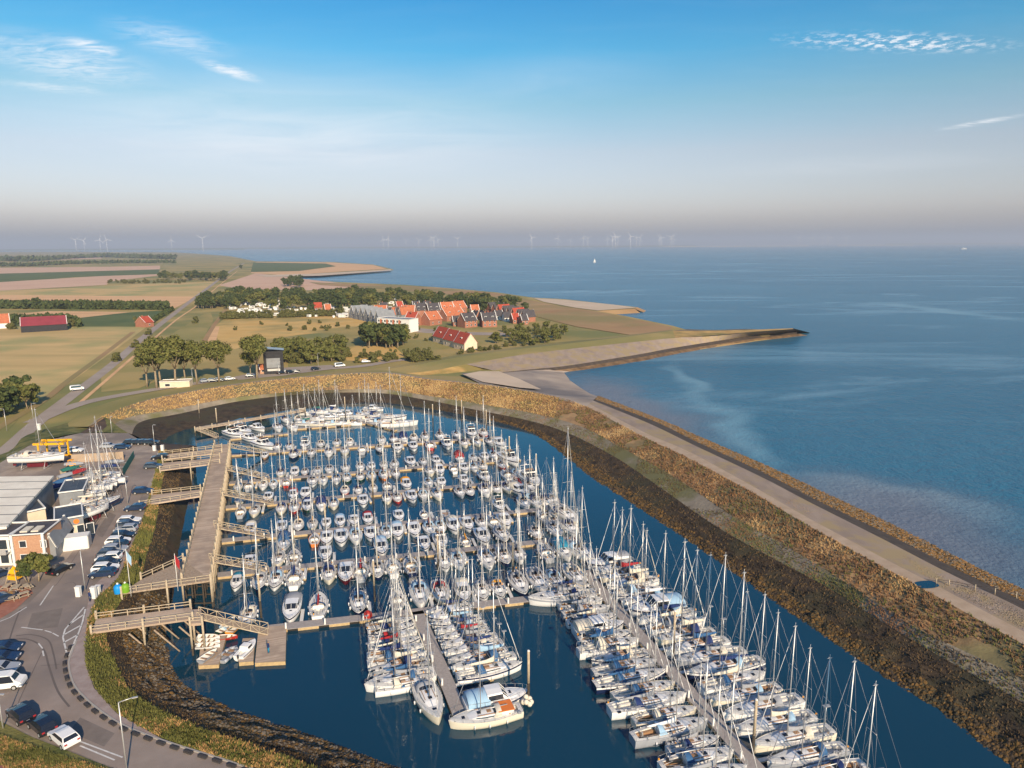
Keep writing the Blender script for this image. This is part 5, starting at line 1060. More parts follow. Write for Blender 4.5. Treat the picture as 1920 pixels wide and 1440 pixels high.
# blue flat roof with cream wall
a = pz(6, 1012, YZ); b = pz(90, 992, YZ)
t, L, az = block('flat_roofed_workshop', 'workshop with dark blue flat roof and long cream front wall below the shed', 'building', a, b, 12, 4.2, 'render', 'flatroof')
for i, (x, y) in enumerate(((2, 8), (3.4, 8.5), (7.2, 8), (7.8, 8), (9.5, 6), (11.5, 9))): mb = MB(); mb.box(x * L / 14, x * L / 14 + .5, y, y + .5, 4.32, 4.8); link('roof_vent', mb.mesh('roof_vent', M['trim']), t)
# brick house
a = pz(28, 1062, YZ); b = pz(89, 1058, YZ)
t, L, az = block('brick_house', 'orange brick house with dark roof and two bright skylights', 'house', a, b, 6.5, 5.6, 'brick', 'tiledark', wins=[(L_, L_ + 1.7, .4, 2.2, 'f') for L_ in (1.1, 3.8)] + [(1.2, 2.4, 3.4, 4.7, 'f'), (4.6, 5.6, 3.2, 4.6, 'f')], par=.18)
for q in (.9, 2.7): mb = MB(); mb.box(q, q + 1.2, 1.2, 3.6, 5.72, 5.95, 0); link('skylight', mb.mesh('skylight', M['ccream']), t)
mb = MB(); mb.box(-.05, .35, -.35, -.05, 0, 5.9); link('corner_post', mb.mesh('corner_post', M['trim']), t); mb = MB(); mb.box(L - .3, L + .1, -.35, -.05, 0, 5.75); link('corner_post', mb.mesh('corner_post', M['trim']), t)
a = pz(-40, 1062, YZ); b = pz(24, 1060, YZ)
t, L, az = block('white_house', 'white-framed modern house with balcony next to the brick house at the left edge', 'house', a, b, 6, 5.4, 'trim', 'tiledark', wins=[(i * 1.75 + .4, i * 1.75 + 1.9, z0, z0 + 1.9, 'f') for i in range(5) for z0 in (.4, 3.0)])
mb = MB(); mb.box(2, L, -1.3, -.06, 2.5, 2.62); mb.box(2, L, -1.3, -1.24, 2.62, 3.5); link('balcony', mb.mesh('balcony', M['alu']), t)
gable('grey_annex', 'narrow grey-roofed annex behind the brick house', pz(90, 1052, YZ), pz(107, 1050, YZ), 9, 3.2, 1.8, 'steel', 'steel', 'y', None, 0, False, cat='annex')
# cream clubhouse with dark glazing and machinery roof
a = pz(107, 1014, YZ); b = pz(160, 1004, YZ)
t, L, az = block('clubhouse', 'cream and grey clubhouse with green-framed glass doors facing the quay road', 'building', a, b, 8, 3.9, 'render', 'flatroof', wins=[(L_ * 1.0, L_ + 1.3, .1, 2.4, 'f') for L_ in (1.6, 3.4, 5.0)])
mb = MB(); mb.box(L * .5, L, -.09, -.01, 2.5, 3.85); link('grey_panel', mb.mesh('grey_panel', M['steel']), t)
mb = MB(); mb.tube((L * .75, -.13, 3.2), (L * .75, -.10, 3.2), .5, .5, 16); link('red_roundel', mb.mesh('red_roundel', M['orange']), t)
a = pz(114, 958, YZ); b = pz(160, 952, YZ)
t, L, az = block('dark_roofed_hall', 'hall with blue-black flat roof in a pale rim behind the clubhouse', 'building', a + Vector((0, 0, 0)), b, 9, 3.8, 'steel', 'flatroof')
mb = MB(); mb.box(0, 5.2, 0, 2.4, 0.0, 2.5); o = thing('storage_container', 'white storage container with rounded end by the quay road', 'container', pz(106, 1036, YZ), axes(pz(106, 1036, YZ), pz(146, 1031, YZ))[1]); link('body', mb.mesh('body', M['trim']), o); mb = MB(); mb.box(5.2, 5.32, .1, 2.3, .1, 2.4); link('door', mb.mesh('door', M['alu']), o)
# play tower
t = thing('play_tower', 'yellow canvas-topped wooden play tower beside a green shrub', 'play tower', pz(30, 1094, YZ), rad(-10), None, .78)
mb = MB()
for sx in (-1, 1):
    for sy in (-1, 1): mb.tube((sx * 1.5, sy * 1.2, 0), (sx * .6, sy * .5, 3.4), .1)
link('frame', mb.mesh('frame', M['wood2']), t); mb = MB(); mb.box(-1.0, 1.0, -.9, .9, 1.2, 2.1); link('platform', mb.mesh('platform', M['yellow']), t); mb = MB(); mb.loft([[(-.9, -.8, 2.6), (.9, -.8, 2.6), (.9, .8, 2.6), (-.9, .8, 2.6)], [(-.05, -.05, 4.0), (.05, -.05, 4.0), (.05, .05, 4.0), (-.05, .05, 4.0)]], 0, True, False); link('roof', mb.mesh('roof', M['yellow']), t)
# concrete retaining wall of the yard
a = pz(135, 868, YZ); b = pz(232, 862, YZ); L, az = axes(a, b)
mb = MB(); mb.box(0, L, 0, .4, 0, 2.2)
for i in range(12): mb.box(i * L / 12, i * L / 12 + .1, -.04, 0, 0, 2.2)
o = mb.obj('concrete_wall', M['path'], None, a); o.rotation_euler = (0, 0, az); tag(o, 'pale block wall across the back of the boatyard', 'wall')
a = pz(232, 892, YZ); b = pz(252, 858, YZ); L, az = axes(a, b); mb = MB(); mb.box(0, L, 0, .08, .05, 1.9); o = mb.obj('sheet_fence', M['cgreen'], None, a); o.rotation_euler = (0, 0, az); tag(o, 'grey green sheet fence along the yard beside the road', 'fence')
fp = catmull([P(x, y, YZ) for x, y in [(232, 895), (215, 925), (190, 965), (165, 1005), (150, 1018)]], 4); mb = MB()
for a, b in zip(fp[:-1], fp[1:]): mb.bar(a + Vector((0, 0, 1.5)), b + Vector((0, 0, 1.5)), .06, .06); mb.bar(a + Vector((0, 0, .8)), b + Vector((0, 0, .8)), .05, .05); mb.bar(a, a + Vector((0, 0, 1.6)), .08, .08)
tag(mb.obj('yard_fence', M['kerbdark']), 'dark railing fence between boatyard and quay road', 'fence')
# yellow travel lift
t = thing('boat_hoist', 'yellow wheeled boat hoist frame in the boatyard behind the white racing yacht', 'boat hoist', pz(103, 862, YZ), rad(4), None, .74)
for sx in (-1, 1):
    for sy in (-1, 1): mb = MB(); mb.box(sx * 3.6 - .25, sx * 3.6 + .25, sy * 2.6 - .25, sy * 2.6 + .25, .5, 6.2); link('leg', mb.mesh('leg', M['yellow']), t)
mb = MB()
for sy in (-1, 1): mb.box(-5.2, 5.2, sy * 2.6 - .3, sy * 2.6 + .3, 6.2, 6.9); mb.box(-4.6, 4.6, sy * 2.6 - .2, sy * 2.6 + .2, .7, 1.2)
mb.box(-4.2, -3.6, -2.3, 2.3, 6.25, 6.8); mb.box(3.2, 3.8, -2.3, 2.3, 6.25, 6.8); link('beams', mb.mesh('beams', M['yellow']), t)
mb = MB(); mb.box(.2, 2.2, -3.1, -2.3, 1.2, 2.3); link('engine_box', mb.mesh('engine_box', M['corange']), t)
for sx in (-1, 1):
    for sy in (-1, 1): mb = MB(); mb.tube((sx * 3.8, sy * 2.6 - .25, .55), (sx * 3.8, sy * 2.6 + .25, .55), .55, .55, 14); link('wheel', mb.mesh('wheel', M['tyre']), t)
t = thing('forklift', 'small yellow yard vehicle parked by the end of the racing yacht', 'forklift', pz(137, 876, YZ), rad(10))
mb = MB(); mb.box(-1.2, 1.0, -.7, .7, .4, 1.2); mb.box(-.9, .2, -.6, .6, 1.9, 2.0); [mb.tube((x, y, 1.2), (x, y, 1.9), .05) for x in (-.8, .1) for y in (-.5, .5)]; mb.box(1.0, 2.1, -.5, -.3, .2, .3); mb.box(1.0, 2.1, .3, .5, .2, .3); link('body', mb.mesh('body', M['corange']), t)
for x in (-.8, .7):
    for s in (-1, 1): mb = MB(); mb.tube((x, s * .75 - .12, .38), (x, s * .75 + .12, .38), .38, .38, 12); link('wheel', mb.mesh('wheel', M['tyre']), t)
# boats ashore
g = 'boats ashore in the boatyard'
sailboat(pz(72, 876, YZ) + Vector((0, 0, 1.9)), rad(9), 'long, slender, on a cradle beside the boat hoist', g, paint='white', cover=None, cls='l', length=12.5, mast=13, hood='ccream', ashore=1)
random.seed(21)
for i, (x, y, a_, ln, c_, mst) in enumerate([(196, 905, 8, 7.5, 'l', 12), (188, 912, 5, 7.5, 's', 15), (203, 916, 8, 7.5, 's', 10), (188, 922, 8, 7.5, 's', 13), (178, 930, 12, 7.5, 's', 14), (165, 942, 10, 7.5, 's', 12), (172, 958, 15, 7.5, 's', 11), (178, 974, 70, 7, 'd', 9), (190, 962, 60, 8.5, 'l', 12)]):
    sailboat(pz(x, y, YZ) + Vector((0, 0, 1.5)), rad(a_), 'propped in the boatyard, %s from the back wall' % ordn(i + 1), g, paint='white' if i != 8 else 'navy', cover=None if i % 2 else 'ccream', cls=c_, length=ln, mast=mst, hood='cgrey' if i % 3 else 'ccream', ashore=1)
# yard clutter
random.seed(33)
def pallet(px, py, n, wq, ang):
    t = thing('pallet_stack', wq, 'pallet stack', pz(px, py, YZ), rad(ang), 'yard storage')
    for k in range(n): mb = MB(); [mb.box(-.6 + q * .27, -.42 + q * .27, -.5, .5, k * .16 + .09, k * .16 + .12) for q in range(5)]; mb.box(-.6, .66, -.5, -.4, k * .16, k * .16 + .09); mb.box(-.6, .66, .4, .5, k * .16, k * .16 + .09); kind(link('pallet', mb.mesh('pallet', M['wood2']), t), 'stuff')
for i, (x, y) in enumerate([(108, 905), (113, 897), (118, 888), (124, 940)]): pallet(x, y, 4 + i, 'stack of %d timber pallets beside the pale shed wall' % (4 + i), 20 * i)
for i, (x, y, c_, a_) in enumerate([(112, 918, 'cnavy', 60), (120, 908, 'cblue', 65), (127, 897, 'cgrey', 62), (133, 885, 'cgreen', 60), (140, 876, 'cgrey', 10), (150, 890, 'cred', 70), (216, 872, 'cgrey', 15), (206, 880, 'cnavy', 10)]):
    t = thing('covered_dinghy', 'small dinghy on a trailer under a %s cover, %s from the left in the yard' % (CANW[c_], ordn(i + 1)), 'covered boat', pz(x, y, YZ) + Vector((0, 0, .7)), rad(a_), 'yard storage')
    mb = MB(); rings = [[(x_ * 4.4, hb * .8 * math.cos(q * math.pi / 6), .1 + hh * math.sin(q * math.pi / 6)) for q in range(7)] for x_, hb, hh in ((-.5, .8, .5), (-.2, .95, .75), (.2, .8, .65), (.45, .3, .4), (.5, .05, .3))]; mb.loft(rings); mb.face(rings[0]); link('cover', mb.mesh('cover', M[c_]), t)
    mb = MB(); mb.bar((-2.2, 0, -.1), (3.2, 0, -.25), .1, .1); mb.bar((-.4, -.9, -.2), (-.4, .9, -.2), .1, .1); link('trailer', mb.mesh('trailer', M['alu']), t)
    for q in (-1, 1): mb = MB(); mb.tube((-.4, q * .9 - .08, -.42), (-.4, q * .9 + .08, -.42), .27, .27, 10); link('wheel', mb.mesh('wheel', M['tyre']), t)
for i, (x, y) in enumerate([(14, 1106), (32, 1108), (50, 1106), (44, 1120), (24, 1126)]):
    t = thing('cafe_table', 'small terrace table with benches on the red paving, %s from the left' % ordn(sorted([14, 32, 50, 44, 24]).index(x) + 1), 'table', pz(x, y, YZ) + Vector((0, 0, .06)), rnd(0, 3), 'terrace tables')
    mb = MB(); mb.box(-.8, .8, -.4, .4, .7, .75); link('tabletop', mb.mesh('tabletop', M['wood2']), t)
    for q in (-1, 1): mb = MB(); mb.box(-.8, .8, q * .75 - .13, q * .75 + .13, .42, .46); link('bench', mb.mesh('bench', M['wood2']), t); mb = MB(); mb.bar((q * .6, -.8, .42), (q * .6, .8, .42), .06, .06); mb.bar((q * .6, -.3, 0), (q * .6, -.3, .7), .07, .07); link('leg', mb.mesh('leg', M['wood2']), t)
# ------------------------------------------------------------------ posts, lamps, flags, bins
def lamp(px, py, z, wq, h=8, arm=1.3, ang=0, grp='street lamps'):
    t = thing('street_lamp', wq, 'street lamp', P(px, py, z), rad(ang), grp)
    mb = MB(); mb.tube((0, 0, 0), (0, 0, h), .09, .05, 8); mb.tube((0, 0, h), (arm, 0, h + .25), .05, .05); link('pole', mb.mesh('lamp_pole', M['alu']), t); mb = MB(); mb.box(arm, arm + .55, -.1, .1, h + .18, h + .27); link('lamp_head', mb.mesh('lamp_head', M['alu']), t)
lamp(238, 1446, YZ, 'tall grey street lamp on the nearest road edge', 8.2, 1.3, 20)
lamp(6, 1366, YZ, 'short street lamp at the left edge by the parked cars', 4.2, .2)
lamp(290, 837, YZ, 'street lamp at the far yard corner under the bank', 6, .3)
lamp(210, 812, YZ, 'slim lamp before the far bank, left of the yard corner', 5, .2); lamp(227, 1040, YZ, 'slim pale lamp between the parked cars', 6, .2); lamp(160, 1108, YZ, 'lamp beside the recycling posts on the quay', 7, .2); lamp(240, 945, YZ, 'lamp behind the second blue car on the quay', 6, .2); lamp(63, 790, LZ, 'lamp on the polder road beyond the boatyard', 6, 1); lamp(13, 808, LZ, 'lamp among the dark trees at the left edge', 7, .6, 180); lamp(597, 690, LZ, 'lamp on the far road behind the masts', 7, .5); lamp(523, 704, LZ, 'lamp in the far car park', 6, .5); lamp(362, 722, LZ, 'slim lamp between the tall poplars', 7, .4)
def flag(px, py, wq, col, h=8):
    t = thing('flagpole', wq, 'flagpole', P(px, py, YZ)); mb = MB(); mb.tube((0, 0, 0), (0, 0, h), .06, .04, 6); link('pole', mb.mesh('pole', M['trim']), t)
    mb = MB(); mb.loft([[(0, 0, h - .1), (0, 0, h - 1.7)], [(.35, -.15, h - .5), (.3, -.1, h - 2.2)], [(.7, .05, h - 1.3), (.6, 0, h - 2.8)]]); link('flag', mb.mesh('flag', M[col]), t)
flag(246, 1118, 'white flagpole with drooping pale flag at the wide access ramp', 'clight'); flag(334, 1108, 'flagpole with small red pennant on the pier end', 'cred', 6.5)
def bin_(px, py, wq, c_):
    t = thing('bottle_bank', wq, 'bottle bank', P(px, py, YZ), 0, None, .8); mb = MB(); mb.loft([[(r * math.cos(a), r * math.sin(a), z) for a in [2 * math.pi * k / 12 for k in range(12)]] for r, z in ((.75, .05), (.8, 1.0), (.75, 1.5), (.4, 1.85), (.05, 1.95))], 0, True); link('body', mb.mesh('bin', M[c_]), t); mb = MB(); mb.ball((0, 0, 2.05), .22); link('lid', mb.mesh('lid', M['trim']), t)
bin_(222, 1112, 'blue recycling container on the quay by the wide ramp', 'plastic_b'); bin_(236, 1110, 'green recycling container next to the blue one', 'plastic_g')
for x, y, h, wq in ((148, 1118, 1.7, 'white information pillar on the road edge'), (177, 1122, 2.0, 'white cabinet, larger, by the quay steps'), (184, 1114, 1.5, 'white cabinet, smaller, by the quay steps'), (290, 845, 1.5, 'white cabinet at the yard corner by the far lamp'), (305, 845, 1.6, 'white cylinder beside the farthest footbridge'), (74, 806, 2.0, 'small yellowish hut on the verge behind the boat hoist')):
    t = thing('service_cabinet', wq, 'cabinet', P(x, y, YZ)); mb = MB(); mb.box(-.35, .35, -.3, .3, 0, h - .15); link('body', mb.mesh('body', M['trim']), t); mb = MB(); mb.box(-.4, .4, -.35, .35, h - .15, h); link('lid', mb.mesh('lid', M['trim']), t)
# ------------------------------------------------------------------ people
def person(px, py, z, wq, top, bottom, ang=0):
    t = thing('person', wq, 'person', P(px, py, z), rad(ang)); 
    pts = [(0, 0, .95), (0, 0, 1.2), (0, 0, 1.42), (0, 0, 1.52), (0, .0, 1.68), (0, .11, .88), (.03, .12, .48), (0, .12, .06), (.14, .12, .03), (0, -.11, .88), (-.05, -.12, .48), (-.08, -.12, .06), (.06, -.12, .03), (0, .2, 1.38), (.02, .25, 1.1), (.1, .24, .86), (0, -.2, 1.38), (.0, -.25, 1.1), (.08, -.24, .86)]
    ed = [(0, 1), (1, 2), (2, 3), (3, 4), (0, 5), (5, 6), (6, 7), (7, 8), (0, 9), (9, 10), (10, 11), (11, 12), (2, 13), (13, 14), (14, 15), (2, 16), (16, 17), (17, 18)]
    rr = [.15, .15, .15, .055, .105, .09, .065, .045, .035, .09, .065, .045, .035, .06, .045, .03, .06, .045, .03]
    me = bpy.data.meshes.new('person_body'); me.from_pydata(pts, ed, []); me.materials.append(M[top]); o = link('body', me, t)
    sk = o.modifiers.new('skin', 'SKIN'); 
    if not me.skin_vertices: 
        bpy.context.view_layer.objects.active = o
    for i, v in enumerate(me.skin_vertices[0].data if me.skin_vertices else []): v.radius = (rr[i], rr[i]); v.use_root = i == 0
    o.modifiers.new('sub', 'SUBSURF').render_levels = 1
    mb = MB(); mb.ball((0, 0, 1.7), .11, .1, .09); link('hair', mb.mesh('hair', M['teak']), t)
    for s in (-1, 1): mb = MB(); mb.tube((0, s * .11, .9), (0, s * .12, .1), .1, .07, 8); link('trouser_leg', mb.mesh('trouser_leg', M[bottom]), t)
person(504, 1224, .6, 'person in dark top and turquoise trousers standing on the wide plank dock', 'cnavy', 'cteal')
person(169, 1128, YZ, 'person in dark clothes walking on the quay by the white cabinets', 'cnavy', 'carblack', 60)
# ------------------------------------------------------------------ village
random.seed(3)
G = 'village houses beyond the harbour'
def vh(i, x0, y0, x1, y1, depth, h, rh, wall, roofm, ridge, wq, **k):
    gable('village_house', wq, P(x0, y0, LZ), P(x1, y1, LZ), depth, h, rh, wall, roofm, ridge, G, **k)
for i, (x, y) in enumerate([(655, 596), (664, 598), (673, 600), (682, 602), (692, 605), (702, 608)]): vh(i, x, y, x + 9, y + 1.5, 14, 4.5, 5.5, 'steel', 'steel', 'y', 'narrow grey-roofed white-edged terrace house, %s from the left in the stepped row' % ordn(i + 1), nwin=1, chim=False)
vh(0, 700, 594, 724, 594, 9, 4, 5, 'brick2', 'tile', 'x', 'orange-roofed house, first from the left at the back of the village', nwin=2, dormer=1)
for i in range(4): vh(0, 726 + i * 7, 598, 732 + i * 7, 598.5, 12, 4.2, 5, 'steel', 'tile' if i % 2 else 'tiledark', 'y', 'small white-gabled house %s between the two orange-roofed ones' % ordn(i + 1), nwin=1, chim=False)
vh(0, 752, 594, 777, 594, 9, 4, 5, 'brick2', 'tile', 'x', 'orange-roofed house right of the white-gabled four', nwin=2, dormer=1)
vh(0, 781, 592, 802, 591, 10, 4.5, 5.5, 'brick2', 'tiledark', 'x', 'dark slate-roofed house left in the middle of the village', nwin=2, dormer=2); vh(0, 804, 592, 826, 591, 10, 4.5, 5.5, 'brick2', 'tiledark', 'x', 'dark slate-roofed house right in the middle of the village', nwin=2, dormer=2)
vh(0, 829, 590, 852, 589, 10, 4.5, 5.5, 'brick2', 'tile', 'x', 'bright orange-roofed house at the village centre back', nwin=2, dormer=2); vh(0, 855, 588, 876, 586, 10, 4.5, 5.5, 'brick2', 'tile', 'x', 'bright orange-roofed house right of the centre, taller', nwin=2, dormer=1)
vh(0, 838, 603, 872, 599, 10, 4.2, 5.5, 'brick2', 'tile', 'x', 'long orange-roofed house in the second row of the village', nwin=3, dormer=2)
vh(0, 777, 612, 793, 609, 9, 4.2, 5.5, 'brick2', 'tilered', 'y', 'steep red house with its gable to the street, left', nwin=1); vh(0, 806, 611, 829, 608, 10, 4.2, 5.5, 'brick2', 'tile', 'x', 'steep red house in front of the slate roofs', nwin=2, dormer=1)
vh(0, 872, 615, 895, 613, 10, 5.0, 5, 'brick2', 'tiledark', 'x', 'brick house with slate roof and two bright dormers, left of a pair', nwin=3, dormer=2); vh(0, 905, 614, 932, 613, 10, 5.0, 5, 'brick2', 'tiledark', 'x', 'brick house with slate roof and two bright dormers, right of a pair', nwin=3, dormer=2)
for i in range(9): vh(0, 903 + i * 9, 583 + i * 2.6, 911 + i * 9, 584 + i * 2.6, 11, 4.2, 4.6, 'brick2', 'tilered' if i % 3 == 0 else 'tiledark', 'y', 'white-trimmed terrace house, %s from the left in the row along the sea dike' % ordn(i + 1), nwin=1, chim=False)
for i, (x, y) in enumerate([(812, 641), (831, 647), (851, 653)]): vh(0, x, y, x + 20, y + 5, 8, 4.0, 5.2, 'render', 'tilered', 'x', 'red-roofed terrace house with white roof ribs, %s from the left near the dike' % ordn(i + 1), nwin=2, dormer=1, chim=False)
k = 0
for (x, y, rf, rg, w_) in [(884, 588, 'tile', 'x', 15), (893, 600, 'tiledark', 'y', 9), (905, 602, 'tiledark', 'y', 9), (916, 603, 'tilered', 'y', 9), (880, 577, 'tiledark', 'x', 15), (898, 578, 'tiledark', 'x', 13), (862, 576, 'tilered', 'x', 14), (930, 600, 'tiledark', 'x', 14), (946, 603, 'tiledark', 'x', 13), (962, 607, 'tilered', 'x', 13), (979, 609, 'tiledark', 'x', 12), (796, 580, 'tiledark', 'x', 13), (775, 580, 'tiledark', 'x', 13), (745, 581, 'tilered', 'x', 12), (590, 583, 'tilered', 'x', 14), (610, 587, 'tile', 'x', 12), (577, 574, 'tilered', 'x', 12), (716, 583, 'tiledark', 'x', 12), (835, 576, 'tiledark', 'x', 12), (850, 612, 'tiledark', 'x', 14)]:
    k += 1; vh(0, x, y, x + w_, y - .5, rnd(7, 9), 3.2, 4, random.choice(['brick2', 'trim', 'render', 'brick2']), rf, rg, 'small %s house %s, %s of the infill houses from the left' % ({'tile': 'orange-roofed', 'tiledark': 'slate-roofed', 'tilered': 'red-roofed'}[rf], 'in the village' if x > 700 else 'in the campsite', ordn(1 + sum(1 for q in [884, 893, 905, 916, 880, 898, 862, 930, 946, 962, 979, 796, 775, 745, 590, 610, 577, 716, 835, 850] if q < x))), nwin=2, chim=k % 2 == 0, gtrim=k % 3 != 0)
t, L, az = block('apartment_block', 'white and red flat-roofed apartment block at the left end of the village', 'building', P(708, 620, LZ), P(768, 624, LZ), 10, 8.5, 'trim', 'steel', wins=[(i * 2.6 + .8, i * 2.6 + 2.2, z0, z0 + 1.6, 'f') for i in range(8) for z0 in (.8, 3.5, 6.2)])
for i in range(4):
    if i * 5.2 + 4 < L: mb = MB(); mb.box(i * 5.2 + 2.5, i * 5.2 + 4.0, -.16, -.07, 0, 8); link('red_panel', mb.mesh('red_panel', M['tile']), t)
# black observation hut
t = thing('black_lookout', 'tall black timber lookout building with pale window beside the poplar', 'building', P(496, 703, LZ), rad(18))
mb = MB(); mb.box(0, 8.5, 0, 6, 0, 10.5); link('wall', mb.mesh('wall', M['darkwall']), t); mb = MB(); mb.face([(-2.4, -.6, 12.4), (9, -.6, 10.9), (9, 6.6, 10.9), (-2.4, 6.6, 12.4)]); mb.face([(-2.4, -.6, 12.15), (-2.4, 6.6, 12.15), (9, 6.6, 10.6), (9, -.6, 10.6)]); mb.face([(-2.4, -.6, 12.15), (9, -.6, 10.6), (9, -.6, 10.9), (-2.4, -.6, 12.4)]); link('roof', mb.mesh('roof', M['carblack']), t)
mb = MB(); mb.box(1.2, 7, -.08, .02, 3, 7.4); wq = link('window', mb.mesh('window', M['steel']), t); mb = MB(); mb.box(1.4, 6.8, -.12, -.09, 1.6, 2.6); link('balcony', mb.mesh('balcony', M['alu']), t)
gable('orange_pavilion', 'small orange-roofed pavilion next to the black lookout', P(488, 702, LZ), P(510, 700, LZ), 6, 2.2, 2, 'brick', 'tile', 'x', None, 2, False, cat='pavilion')
# barn and farmhouse
gable('farm_barn', 'long dark barn with maroon roof standing in the tan field', P(40, 624, LZ), P(127, 619, LZ), 22, 4.5, 5, 'darkwall', 'maroonroof', 'x', None, 0, False, cat='barn')
gable('farmhouse', 'orange-roofed farmhouse at the left edge by the barn', P(-14, 617, LZ), P(20, 615, LZ), 12, 4, 6, 'trim', 'tile', 'x', None, 2, True)
gable('roadside_house', 'small red house on the polder road at the field corner', P(273, 614, LZ), P(289, 612, LZ), 10, 3.5, 4, 'brick2', 'tilered', 'x', None, 1, True)
t, L, az = block('low_pavilion', 'low cream pavilion under the tall poplars', 'building', P(300, 728, LZ), P(356, 726, LZ), 5, 2.4, 'render', 'path', wins=[(2, 4, .6, 1.8, 'f')])
# campsite caravans
cv = MB(); cv.box(-3, 3, -1.2, 1.2, .5, 2.7); cvb = cv.mesh('caravan_body', M['trim']); cv = MB(); cv.box(-1.2, 1.2, -1.25, -1.2, 1.4, 2.1); cvw = cv.mesh('caravan_window', M['win']); cv = MB(); cv.tube((0, -1.2, .35), (0, 1.2, .35), .35, .35, 10); cvt = cv.mesh('caravan_wheels', M['tyre'])
cams = []
for i in range(170):
    r_ = random.random()
    x = rnd(425, 560) if r_ < .5 else (rnd(560, 680) if r_ < .75 else rnd(680, 890)); yb = 596 - 30 * abs(random.random()) * (1 if x < 600 else 1.0) - (12 if x > 680 else 0); cams.append((x, yb))
cams.sort()
for i, (x, y) in enumerate(cams):
    t = thing('caravan', 'white caravan in the wooded campsite, %s from the left' % ordn(i + 1), 'caravan', P(x, y, LZ), rnd(0, 3), 'caravans in the campsite', rnd(.55, 1.1)); link('body', cvb, t); link('window', cvw, t); link('wheels', cvt, t)

# ------------------------------------------------------------------ trees
def crown_mesh(name, seed, rx, rz, nleaf, leaf, m, lobes=9, flat=.8, ztop=None):
    rs = random.Random(seed); mb = MB(); cs = []
    for i in range(lobes):
        a = rs.uniform(0, 6.28); r = rx * rs.uniform(.1, .72); z = rs.uniform(-.6, .68) * rz; cs.append((r * math.cos(a), r * math.sin(a), z, rs.uniform(.2, .44) * rx))
    for k in range(nleaf):
        c = cs[k % lobes]; v = Vector((rs.gauss(0, 1), rs.gauss(0, 1), rs.gauss(0, 1))).normalized(); rr = c[3] * (rs.uniform(.55, 1.08)); p = Vector((c[0] + v.x * rr, c[1] + v.y * rr, c[2] + v.z * rr * flat))
        n = (v + Vector((rs.gauss(0, .5), rs.gauss(0, .5), rs.gauss(0, .5) + .3))).normalized(); x = n.orthogonal().normalized(); x = Matrix.Rotation(rs.uniform(0, 6.28), 3, n) @ x; y = n.cross(x); s = leaf * rs.uniform(.6, 1.3)
        mb.face([p - x * s - y * s * .5, p + x * s * .3 - y * s * .8, p + x * s + y * s * .4, p - x * s * .3 + y * s * .9])
    return mb.mesh(name, M[m])
def trunk_mesh(h, r, spread, seed, m='bark'):
    rs = random.Random(seed); mb = MB(); b = Vector((rs.uniform(-.3, .3), rs.uniform(-.3, .3), h * .45)); mb.tube((0, 0, 0), b, r, r * .7, 8)
    for i in range(5):
        a = i * 1.26 + rs.uniform(-.3, .3); e = b + Vector((spread * math.cos(a), spread * math.sin(a), h * .5)); mb.tube(b, e, r * .5, r * .12, 6); e2 = b.lerp(e, .5); mb.tube(e2, e2 + Vector((spread * .4 * math.cos(a + 1), spread * .4 * math.sin(a + 1), h * .3)), r * .25, r * .06, 5)
    return mb.mesh('trunk', M[m])
CR = {'tall': [crown_mesh('crown', s, 5.6, 5.2, 3600, .36, 'leaf', 26, .9) for s in (1, 2, 3)], 'dark': [crown_mesh('crown', s, 4.2, 4.4, 1000, .5, 'leafdark', 15) for s in (4, 5, 6)], 'bush': [crown_mesh('crown', s, 3.2, 2.6, 600, .4, 'leafolive', 11) for s in (7, 8, 9)], 'mid': [crown_mesh('crown', s, 4.2, 4.0, 1100, .45, 'leaf', 16) for s in (10, 11)]}
TK = {'tall': trunk_mesh(13, .42, 3.4, 1), 'dark': trunk_mesh(6, .25, 1.6, 2), 'bush': trunk_mesh(2.2, .1, .8, 3), 'mid': trunk_mesh(5, .22, 1.8, 4)}
CZ = {'tall': 12.5, 'dark': 5.6, 'bush': 2.3, 'mid': 5.2}
TN = {'tall': 'tall_tree', 'dark': 'evergreen_tree', 'bush': 'bush', 'mid': 'broadleaf_tree'}
def tree(p, ty, s, lab, grp, sz=1.0):
    t = thing(TN[ty], lab, 'bush' if ty == 'bush' else 'tree', p, rnd(0, 6.28), grp, (s, s, s * sz)); link('crown', random.choice(CR[ty]), t, (0, 0, CZ[ty])); link('trunk', TK[ty], t)
random.seed(17)
for i, (x, y, s) in enumerate([(276, 726, .85), (294, 728, 1.08), (302, 722, 1.0), (329, 724, 1.08), (348, 716, .8), (370, 720, .95), (411, 717, .92), (482, 712, 1.0), (470, 708, .62)]): tree(P(x, y, LZ), 'tall', s * 1.14, 'tall pale-barked tree beyond the harbour, %s from the left in the spaced row' % ordn(i + 1), 'tall trees behind the harbour dike')
def grove(n, fx, fy, ty, smin, smax, lab, grp, pad=0):
    pts = sorted([(fx(), 0) for _ in range(n)]); out = []
    for i, (x, _) in enumerate(pts): out.append((x, fy(x)))
    for i, (x, y) in enumerate(out): tree(P(x, y, LZ), ty if isinstance(ty, str) else random.choice(ty), rnd(smin, smax), lab % ordn(i + 1), grp)
grove(60, lambda: rnd(372, 445), lambda x: rnd(566, 580), ['dark', 'dark', 'mid'], .8, 1.3, 'dark tree in the grove at the campsite left end, %s from the left', 'campsite grove trees')
grove(150, lambda: rnd(430, 700), lambda x: 557 + (x - 440) * .02 + abs(random.gauss(0, 11)), ['dark', 'dark', 'mid'], .8, 1.5, 'tree between the caravans of the campsite, %s from the left', 'campsite trees')
grove(130, lambda: rnd(640, 985), lambda x: 562 + (x - 640) * .055 + rnd(-10, 10), ['dark', 'dark', 'mid'], .7, 1.4, 'tree behind the village roofs, %s from the left', 'trees behind the village')
